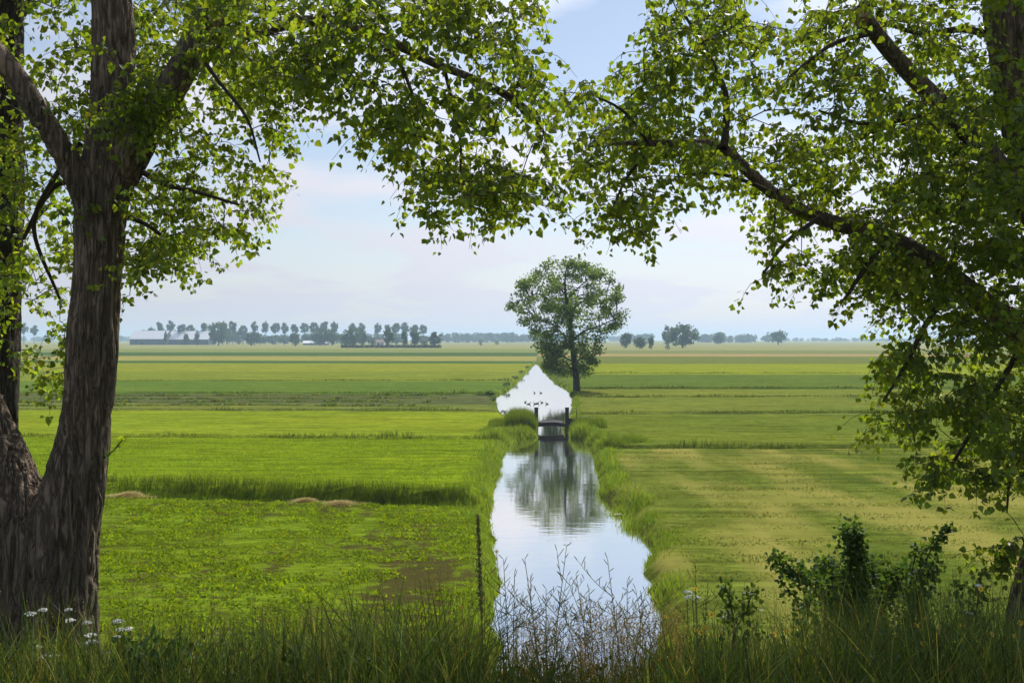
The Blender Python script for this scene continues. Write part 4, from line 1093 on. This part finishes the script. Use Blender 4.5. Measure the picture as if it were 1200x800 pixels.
# --- darker old trunk behind it
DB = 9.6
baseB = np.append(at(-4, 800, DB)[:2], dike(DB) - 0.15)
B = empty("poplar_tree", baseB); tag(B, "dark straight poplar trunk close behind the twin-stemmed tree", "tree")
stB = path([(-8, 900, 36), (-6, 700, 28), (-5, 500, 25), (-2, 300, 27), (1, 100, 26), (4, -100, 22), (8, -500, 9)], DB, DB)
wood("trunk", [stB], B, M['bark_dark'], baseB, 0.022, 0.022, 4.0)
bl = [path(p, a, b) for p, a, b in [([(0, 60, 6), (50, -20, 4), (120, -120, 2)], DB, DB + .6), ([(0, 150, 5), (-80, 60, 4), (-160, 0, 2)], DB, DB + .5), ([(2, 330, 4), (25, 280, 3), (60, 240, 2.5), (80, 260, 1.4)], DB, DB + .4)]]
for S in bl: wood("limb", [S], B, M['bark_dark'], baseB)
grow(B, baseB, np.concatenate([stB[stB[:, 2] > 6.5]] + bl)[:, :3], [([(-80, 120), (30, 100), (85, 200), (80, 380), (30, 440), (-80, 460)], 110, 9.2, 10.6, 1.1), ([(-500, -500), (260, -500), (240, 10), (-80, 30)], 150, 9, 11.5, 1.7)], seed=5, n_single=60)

# --- right poplar, trunk leaning in and out of the frame
DC = 7.9
baseC = np.append(at(1225, 800, DC)[:2], dike(DC) - 0.1)
Cc = empty("poplar_tree", baseC); tag(Cc, "leaning poplar with drooping leafy boughs opposite the twin-stemmed tree", "tree")
stC = path([(1218, 900, 54), (1222, 800, 47), (1226, 720, 41), (1236, 660, 37), (1256, 570, 34), (1270, 450, 32), (1262, 340, 30), (1232, 235, 30), (1200, 130, 29), (1184, 40, 28), (1176, -60, 26), (1168, -300, 18), (1155, -700, 6)], DC, DC)
l1 = path([(1266, 380, 22), (1245, 300, 18), (1200, 238, 15), (1150, 172, 13), (1105, 125, 11), (1060, 80, 10), (1025, 38, 9), (1012, 16, 8)], DC, DC - .9)
l2 = path([(1272, 480, 22), (1245, 430, 18), (1200, 392, 15), (1165, 365, 14), (1120, 328, 12), (1080, 298, 11), (1030, 275, 10), (980, 262, 9), (935, 245, 8), (900, 222, 7.5), (872, 196, 7), (848, 174, 6), (820, 168, 5), (780, 168, 4), (730, 168, 2.6), (690, 172, 1.2)], DC, DC - 1.3)
wood("trunk", [stC, l1[:14], l2[:14]], Cc, M['bark'], baseC, 0.017, 0.024, 8.0)
subC = [path(p, a, b) for p, a, b in [
    ([(848, 174, 4.8), (851, 145, 4.3), (850, 110, 3.8), (840, 85, 3.2), (822, 50, 2.4), (800, 15, 1.4)], 6.75, 7.1), ([(905, 226, 3), (870, 211, 2.4), (835, 203, 1.9), (800, 205, 1.2)], 6.85, 6.6),
    ([(960, 255, 3), (920, 285, 2.4), (895, 320, 1.6)], 6.9, 6.7), ([(1120, 330, 4), (1085, 380, 3.2), (1060, 430, 2.4), (1035, 470, 1.4)], 7.4, 7.0), ([(1200, 400, 4), (1160, 470, 3), (1130, 520, 2.4), (1100, 570, 1.3)], 7.8, 7.4),
    ([(1250, 470, 4), (1210, 520, 3), (1185, 560, 2), (1180, 600, 1)], 7.9, 8.0), ([(1185, 50, 5), (1130, 35, 4), (1080, 40, 3), (1030, 25, 2)], 7.9, 8.4), ([(1105, 125, 4), (1060, 140, 3), (1010, 145, 2.2), (960, 130, 1.2)], 7.3, 6.9),
    ([(1025, 38, 4), (980, 50, 2.6), (950, 70, 1.8), (925, 90, 1)], 7.0, 6.7), ([(1040, 278, 4), (1010, 320, 3), (990, 350, 1.5)], 7.1, 6.9), ([(780, 168, 2.4), (740, 200, 1.8), (715, 250, 1)], 6.7, 6.5), ([(760, 168, 2.2), (730, 130, 1.8), (690, 110, 1)], 6.7, 6.6), ([(1182, 20, 6), (1120, -60, 4), (1040, -110, 2)], 7.9, 7.3)]]
for nm, S in [("limb", l1[10:]), ("limb", l2[10:])] + [("branch", s) for s in subC]:
    wood(nm, [S], Cc, M['bark'] if S[0, 3] > 0.035 else M['twig'], baseC)
c = at(1010, 13, DC - .93)
MB().tube([c + np.array((.05, .12, -.05)), c + np.array((0, 0, 0.0))], [0.06, 0.055], 12).build("sawn_stub", M['cutwood'], Cc, loc=-baseC)
C1 = [(655, 110), (668, 98), (722, 88), (760, 40), (775, -40), (870, -40), (880, 25), (935, 30), (950, -40), (1260, -40), (1260, 300), (1000, 310), (975, 335), (930, 320), (900, 330), (905, 280), (885, 225), (800, 212), (775, 240), (735, 280), (695, 280), (690, 235), (655, 200)]
C2 = [(1000, 290), (1260, 280), (1260, 560), (1195, 570), (1120, 580), (1090, 560), (1060, 525), (1040, 500), (1060, 455), (1015, 430), (1010, 400), (1035, 375), (995, 340)]
C3 = [(560, -650), (1700, -700), (1500, -40), (760, -40)]
C4 = [(1165, 630), (1200, 620), (1210, 700), (1175, 690)]
nodesC = np.concatenate([stC[stC[:, 2] > 6.5], l1, l2] + subC)[:, :3]
grow(Cc, baseC, nodesC, [(C1, 1280, 6.2, 8.9, 1.0), (C2, 680, 6.9, 9.0, 1.0), ([(880, 120), (1200, 100), (1200, 330), (960, 330)], 130, 6.6, 9.2, 1.05), (C3, 180, 5.8, 9.8, 1.7), (C4, 16, 7.5, 7.7, 1.0)], seed=2)

# ------------------------------------------------------------------ shrubs and flowers on the dike
def leafy_shrub(px, d, stems, label, nleaf, seed, leaf=(0.03, 0.05), mat=None, name="shrub"):
    """stems: lists of (image pixel x, image pixel y) up from the ground"""
    base = np.append(at(px, 700, d)[:2], dike(d) - 0.05)
    e = empty(name, base); tag(e, label, "shrub")
    LBs, LAs = [], []
    for pts, nl, spread in stems:
        dep = d + random.uniform(-0.25, 0.25)
        P = [np.append(base + np.array((random.uniform(-.05, .05), random.uniform(-.05, .05), 0)), 0.014)]
        P += [np.append(at(x, y, dep), 0.010 * (1 - k / (len(pts) + .3))) for k, (x, y) in enumerate(pts)]
        S = spline(P, 0.05)
        v, f = tube_arrays(S[:, :3], S[:, 3], 5)
        link("stem", np_mesh("shrub_stem", v - base, f, M['twig'], smooth=True), e)
        m = len(S); idx = (m * (0.35 + 0.65 * rng.random(nl) ** 0.8)).astype(int).clip(0, m - 1)
        q = rng.normal(size=(nl, 3)) * spread * np.interp(idx, [0, m * .6, m], [0.8, 1, 0.35])[:, None]
        LBs.append(S[idx, :3] + q); LAs.append(q / spread + rng.normal(size=(nl, 3)) * .7)
    LBs, LAs = np.concatenate(LBs), np.concatenate(LAs)
    n = len(LBs)
    v, f, c = leaf_mesh_arrays(leaf_frames(LBs, LAs, rng.uniform(*leaf, n)), tint_rand(n, .6, 1.35, .15))
    tag(link("foliage", np_mesh("foliage", v - base, f, mat or M['shrub_leaf'], c, smooth=True), e), kind="stuff")
    return e
leafy_shrub(1005, 8.6, [([(1000, 740), (1005, 680), (1000, 640), (998, 622)], 2300, .11), ([(1000, 740), (985, 690), (965, 665)], 2100, .13), ([(990, 745), (960, 690), (930, 670), (908, 655)], 1000, .08), ([(1000, 740), (1020, 690), (1025, 665)], 1900, .13), ([(1010, 740), (1040, 690), (1055, 670)], 1500, .11)],
            "dense dark hawthorn bush with a rounded top among the dike grass", 0, 3)
leafy_shrub(1072, 8.3, [([(1070, 740), (1078, 690), (1088, 650), (1112, 618)], 520, .05), ([(1070, 740), (1080, 685), (1095, 665)], 700, .08), ([(1065, 740), (1068, 680), (1075, 640)], 240, .05)],
            "dark spiky shrub reaching up beside the dense hawthorn bush", 0, 4)
leafy_shrub(935, 8.0, [([(945, 740), (935, 705), (915, 680)], 200, .05), ([(945, 740), (950, 700)], 160, .06)], "low dark shoot at the foot of the hawthorn bush towards the canal", 0, 5)
leafy_shrub(860, 7.4, [([(860, 750), (858, 715), (850, 685)], 200, .06), ([(860, 750), (875, 715), (882, 690)], 200, .06)], "small leafy shrub between the canal bank and the hawthorn", 0, 6, (.03, .05), M['grass'])
leafy_shrub(1140, 7.6, [([(1140, 760), (1145, 715), (1150, 672)], 180, .06), ([(1140, 760), (1128, 720), (1122, 690)], 160, .06)], "pale green leafy weed beside the leaning poplar's foot", 0, 7, (.03, .05), M['grass'])
leafy_shrub(180, 5.4, [([(185, 790), (180, 760)], 120, .07), ([(175, 790), (150, 765)], 110, .07), ([(185, 790), (215, 768)], 110, .07)], "low dark leafy weed among the white yarrow", 0, 8, (.03, .06))

# broad-leaved herbs mixed through the grass
n = 15000
hy = rng.uniform(4.6, 8.0, n); hx = rng.uniform(-5.0, 5.0, n) * (0.35 + 0.65 * hy / 8)
hk = patch_noise(hx, hy, 1.5, 31) + 0.5 * patch_noise(hx, hy, 5, 33) > 0.12
hx, hy = hx[hk], hy[hk]; n = len(hx)
hb = np.stack((hx, hy, dike(hy) + rng.random(n) * 0.72 * hgrass(hx, hy)), 1)
v, f, c = leaf_mesh_arrays(leaf_frames(hb, rng.normal(size=(n, 3)) + np.array((0, 0, .4)), rng.uniform(.014, .04, n)), tint_rand(n, .5, 1.2, .25))
tag(link("herb", np_mesh("herb", v, f, M['grass'], c, smooth=True)), "broad-leaved weeds mixed through the grass of the dike", "weeds", kind="stuff")

# dock: tall seed spike
def dock_spike():
    d = 5.6; base = np.append(at(562, 700, d)[:2], dike(d) - .05)
    e = empty("dock_plant", base); tag(e, "tall dark dock spike standing above the grass at the canal's left edge", "plant")
    S = spline([np.append(base, .006), np.append(at(565, 760, d), .006), np.append(at(563, 690, d), .005), np.append(at(560, 605, d), .002)], .03)
    v, f = tube_arrays(S[:, :3], S[:, 3], 5); link("stem", np_mesh("dock_stem", v - base, f, M['dry_stem']), e)
    n = 1000; t = rng.random(n); zz_ = np.interp(t, [0, 1], [at(563, 715, d)[2], at(560, 603, d)[2]])
    c = np.stack((np.interp(zz_, S[:, 2], S[:, 0]), np.interp(zz_, S[:, 2], S[:, 1]), zz_), 1)
    r = 0.015 * (1 - 0.6 * t) * np.clip(1.0 + 0.45 * np.array([1.6 * rnoise(a * 22, 3) for a in t]), 0.15, 1.9)
    u = rng.normal(size=(n, 3)); u[:, 2] *= .5
    v, f, cc = cards(c + u * r[:, None] * .75, 0.011, np.ones((n, 3)))
    tag(link("seed_head", np_mesh("dock_seed_head", v - base, f, M['dock']), e), kind="stuff")
dock_spike()

# mustard gone to seed: branched stalks with upright pods
def seeding_mustard(px, d, tops, label, flower=False, seed=0, mat='dry_stem'):
    base = np.append(at(px, 700, d)[:2], dike(d) - .05)
    e = empty("mustard_plant", base); tag(e, label, "plant")
    st, pods = MB(), MB()
    for x, y in tops:
        tip = at(x, y, d + random.uniform(-.2, .2))
        S = spline([base, base * .6 + tip * .4 + np.array((0, 0, .05)), tip], .03)
        st.tube(S - base, np.linspace(.0042, .0013, len(S)), 4)
        br = [S[int(len(S) * .35):]]
        for k in range(random.randint(6, 9)):
            a = S[int(len(S) * random.uniform(.4, .8))]
            b = a + np.array((random.uniform(-.2, .2), random.uniform(-.12, .12), random.uniform(.04, .18)))
            T = spline([a, (a + b) / 2 + np.array((0, 0, -.015)), b], .025); st.tube(T - base, np.linspace(.0022, .001, len(T)), 3); br.append(T)
        for T in br:
            for p in T[1::1]:
                if random.random() < .8:
                    o = np.array((random.uniform(-1, 1), random.uniform(-1, 1), random.uniform(.5, 1.3))); o /= np.linalg.norm(o)
                    l = random.uniform(.03, .055); q = p - base
                    pods.tube([q, q + o * l * .3, q + o * l * .8, q + o * l], [.0008, .0021, .0019, .0004], 3, False)
    st.build("stalk", M[mat], e); tag(pods.build("pods", M[mat], e), kind="stuff")
    if flower:
        p = at(*tops[0], d) - base
        for k in range(4):
            a = k * math.pi / 2 + .4; o = np.array((math.cos(a), .4 * math.sin(a), .5)) * .013
            MB().poly([p, p + o + np.array((0, -.006, .004)), p + o * 1.5, p + o + np.array((0, .006, .004))], [(0, 1, 2, 3)]).build("petal", M['yellow_petal'], e)
    # a few broad leaves low down
    n = 12; q = np.stack((rng.normal(0, .06, n), rng.normal(0, .06, n), rng.uniform(.1, .42, n)), 1)
    v, f, c = leaf_mesh_arrays(leaf_frames(q, rng.normal(size=(n, 3)) + np.array((0, 0, -.3)), rng.uniform(.025, .06, n)), tint_rand(n, .7, 1.2, .1))
    link("leaves", np_mesh("mustard_leaves", v, f, M['grass'], c, smooth=True), e)
seeding_mustard(640, 5.0, [(664, 640), (615, 655), (640, 690)], "seeding mustard with one yellow flower left at its tip", True)
seeding_mustard(600, 5.2, [(590, 655), (603, 670), (578, 690)], "seeding mustard with crowded pods next to the dock spike", mat='stem')
seeding_mustard(700, 5.1, [(675, 672), (690, 690), (655, 700)], "brown branching mustard in front of the canal's middle")
seeding_mustard(735, 4.9, [(712, 655), (735, 680), (755, 700)], "brown mustard with drooping tip pods near the canal's right edge")
seeding_mustard(770, 5.2, [(745, 690), (775, 705), (760, 720)], "low brown mustard at the edge of the reddish grass")
seeding_mustard(640, 4.6, [(625, 735), (655, 740)], "short green mustard low in front of the seeding ones", mat='stem')
seeding_mustard(820, 6.2, [(815, 660), (830, 680)], "thin pale mustard at the foot of the right canal bank", mat='stem')

# grasses in flower: reddish bent grass and pale panicles
def panicles(n, pxr, pyr, d0, d1, name, mat, label, nseed, spread, tints):
    V, Fq, Ft, C, k = [], [], [], [], 0
    bl = []
    for _ in range(n):
        d = random.uniform(d0, d1); x, y = random.uniform(*pxr), random.uniform(*pyr)
        tip = at(x, y, d); base = np.array((tip[0] + random.uniform(-.12, .12), d, float(dike(d)) - .03))
        S = spline([base, base * .5 + tip * .5 + np.array((random.uniform(-.02, .02), 0, .02)), tip], .08)
        v, f = tube_arrays(S, np.linspace(.0016, .0006, len(S)), 3); V.append(v); Fq.append(f + k); k += len(v); C.append(np.full((len(v), 3), random.uniform(.6, 1.1)) * tints)
        t = rng.random(nseed); p = tip + np.array((0, 0, -1)) * (t * .16)[:, None] + rng.normal(size=(nseed, 3)) * spread * (t * .9 + .1)[:, None] * np.array((1, 1, .5))
        v, f, c = cards(p, .007, np.full((nseed, 3), random.uniform(.7, 1.2)) * tints); V.append(v); Ft.append(f + k); k += len(v); C.append(c)
    o = link(name, np_mesh(name, np.concatenate(V), [np.concatenate(Fq), np.concatenate(Ft)], mat, np.concatenate(C)))
    tag(o, label, "grass", kind="stuff")
panicles(330, (600, 805), (700, 775), 4.7, 5.6, "bent_grass", M['straw'], "reddish flowering bent grass at the canal's near end", 46, .03, np.array((1.5, 1.28, .85)))
panicles(150, (120, 560), (690, 745), 5.0, 7.0, "meadow_grass_panicle", M['straw'], "thin flowering grass stalks on the left of the dike", 12, .016, np.array((.30, .34, .2)))
panicles(150, (800, 1190), (680, 745), 5.0, 7.0, "meadow_grass_panicle", M['straw'], "thin flowering grass stalks around the hawthorn bush", 14, .018, np.array((.34, .36, .24)))
panicles(14, (0, 105), (650, 720), 5.0, 6.0, "dry_grass_stalk", M['straw'], "dry straw-coloured grass stalks before the twin-stemmed trunk", 14, .008, np.array((.8, .75, .7)))

def yarrow(px, py, d, r, label, group=None):
    top = at(px, py, d); base = np.array((top[0] + random.uniform(-.04, .04), d, float(dike(d)) - .03))
    e = empty("yarrow_flower", base); tag(e, label, "flower", group)
    t = top - base
    MB().tube(spline([(0, 0, 0), t * .5 + np.array((.01, 0, 0)), t - np.array((0, 0, .03))], .06), .0022, 4).build("stalk", M['stem'], e)
    n = 70; a = rng.uniform(0, 6.28, n); q = np.sqrt(rng.random(n)) * r
    p = t + np.stack((np.cos(a) * q, np.sin(a) * q, -q ** 2 / r * .35), 1)
    v, f, c = cards(p, .011, np.ones((n, 3)), .2)
    link("flower_head", np_mesh("yarrow_head", v, f, M['white_petal']), e)
    sp_ = MB()
    for k in range(7):
        a = k * .9; sp_.tube([t - np.array((0, 0, .035)), t + np.array((math.cos(a) * r * .8, math.sin(a) * r * .8, -.008))], .001, 3)
    sp_.build("spokes", M['stem'], e)
for k, (x, y) in enumerate([(35, 717), (50, 713), (80, 713), (82, 725), (102, 728), (106, 742), (138, 726), (140, 736), (150, 735), (137, 745), (53, 767), (70, 766), (107, 750)]):
    yarrow(x, y, 5.2 + .5 * random.random(), random.uniform(.017, .034), "white flat-headed yarrow flower in front of the twin-stemmed trunk", "white yarrow at the left trunk")
yarrow(812, 697, 6.0, .05, "broad white flower head at the right canal bank")
yarrow(806, 692, 6.1, .03, "small white flower head next to the broad one at the canal bank")
for x, y in ((1147, 685), (1136, 717)): yarrow(x, y, 6.0, .02, "small white flower near the leaning poplar's foot", "white flowers by the leaning poplar")

def daisy(px, py, d, r, label, group):
    top = at(px, py, d); base = np.array((top[0] + random.uniform(-.04, .04), d, float(dike(d)) - .03)); t = top - base
    e = empty("yellow_flower", base); tag(e, label, "flower", group)
    MB().tube(spline([(0, 0, 0), t * .5 + np.array((.015, 0, 0)), t], .06), .0016, 4).build("stalk", M['stem'], e)
    nrm = Vector((random.uniform(-.5, .5), -0.7, .7)).normalized(); rot = nrm.to_track_quat('Z', 'Y').to_matrix()
    mb = MB()
    for k in range(11):
        a = k / 11 * 6.283; ca, sa = math.cos(a), math.sin(a)
        pts = [(0.2, 0), (.7, -.2), (1, 0), (.7, .2)]
        mb.poly([np.array(rot @ Vector((r * (u * ca - w * sa), r * (u * sa + w * ca), .15 * r * u))) + t for u, w in pts], [(0, 1, 2, 3)])
    mb.build("petals", M['yellow_petal'], e)
    bm = bmesh.new(); bmesh.ops.create_icosphere(bm, subdivisions=1, radius=r * .33); cb = MB(); cb.add_bm(bm, t + np.array(nrm) * r * .08)
    cb.build("centre", M['orange_centre'], e)
for x, y in [(815, 690), (834, 720), (826, 735), (815, 738), (822, 741), (837, 744), (845, 741), (907, 743), (923, 739), (1082, 724), (1074, 761), (1083, 754), (1074, 733), (1124, 732), (1188, 745), (1189, 764), (1196, 730), (1163, 743), (808, 771), (885, 768), (1150, 690), (843, 790), (1010, 752)]:
    daisy(x, y, 5.0 + random.random(), random.uniform(.012, .019), "small yellow daisy-like flower in the dike grass towards the leaning poplar", "yellow flowers in the dike grass")
for x, y in [(568, 700), (582, 646), (541, 712), (780, 722)]:
    daisy(x, y, 5.4, .012, "small yellow flower close to the canal's near end", "yellow flowers by the canal")

# ------------------------------------------------------------------ haze over the polder
t = NT("haze"); pv = t.node("ShaderNodeVolumePrincipled")
pv.inputs["Color"].default_value = (0.55, 0.75, 1.0, 1); pv.inputs["Density"].default_value = 0.00026
pv.inputs["Anisotropy"].default_value = 0.2
t.l.new(pv.outputs[0], t.out.inputs["Volume"])
x0, x1, y0, y1, z0, z1 = -5300, 5300, -40, 6050, -2.4, 48
hz = MB().poly([(x0, y0, z0), (x1, y0, z0), (x1, y1, z0), (x0, y1, z0), (x0, y0, z1), (x1, y0, z1), (x1, y1, z1), (x0, y1, z1)], [(0, 3, 2, 1), (4, 5, 6, 7), (0, 1, 5, 4), (1, 2, 6, 5), (2, 3, 7, 6), (3, 0, 4, 7)]).build("haze", t.m)
tag(hz, "thin pale summer haze lying over the polder", "haze", kind="stuff")
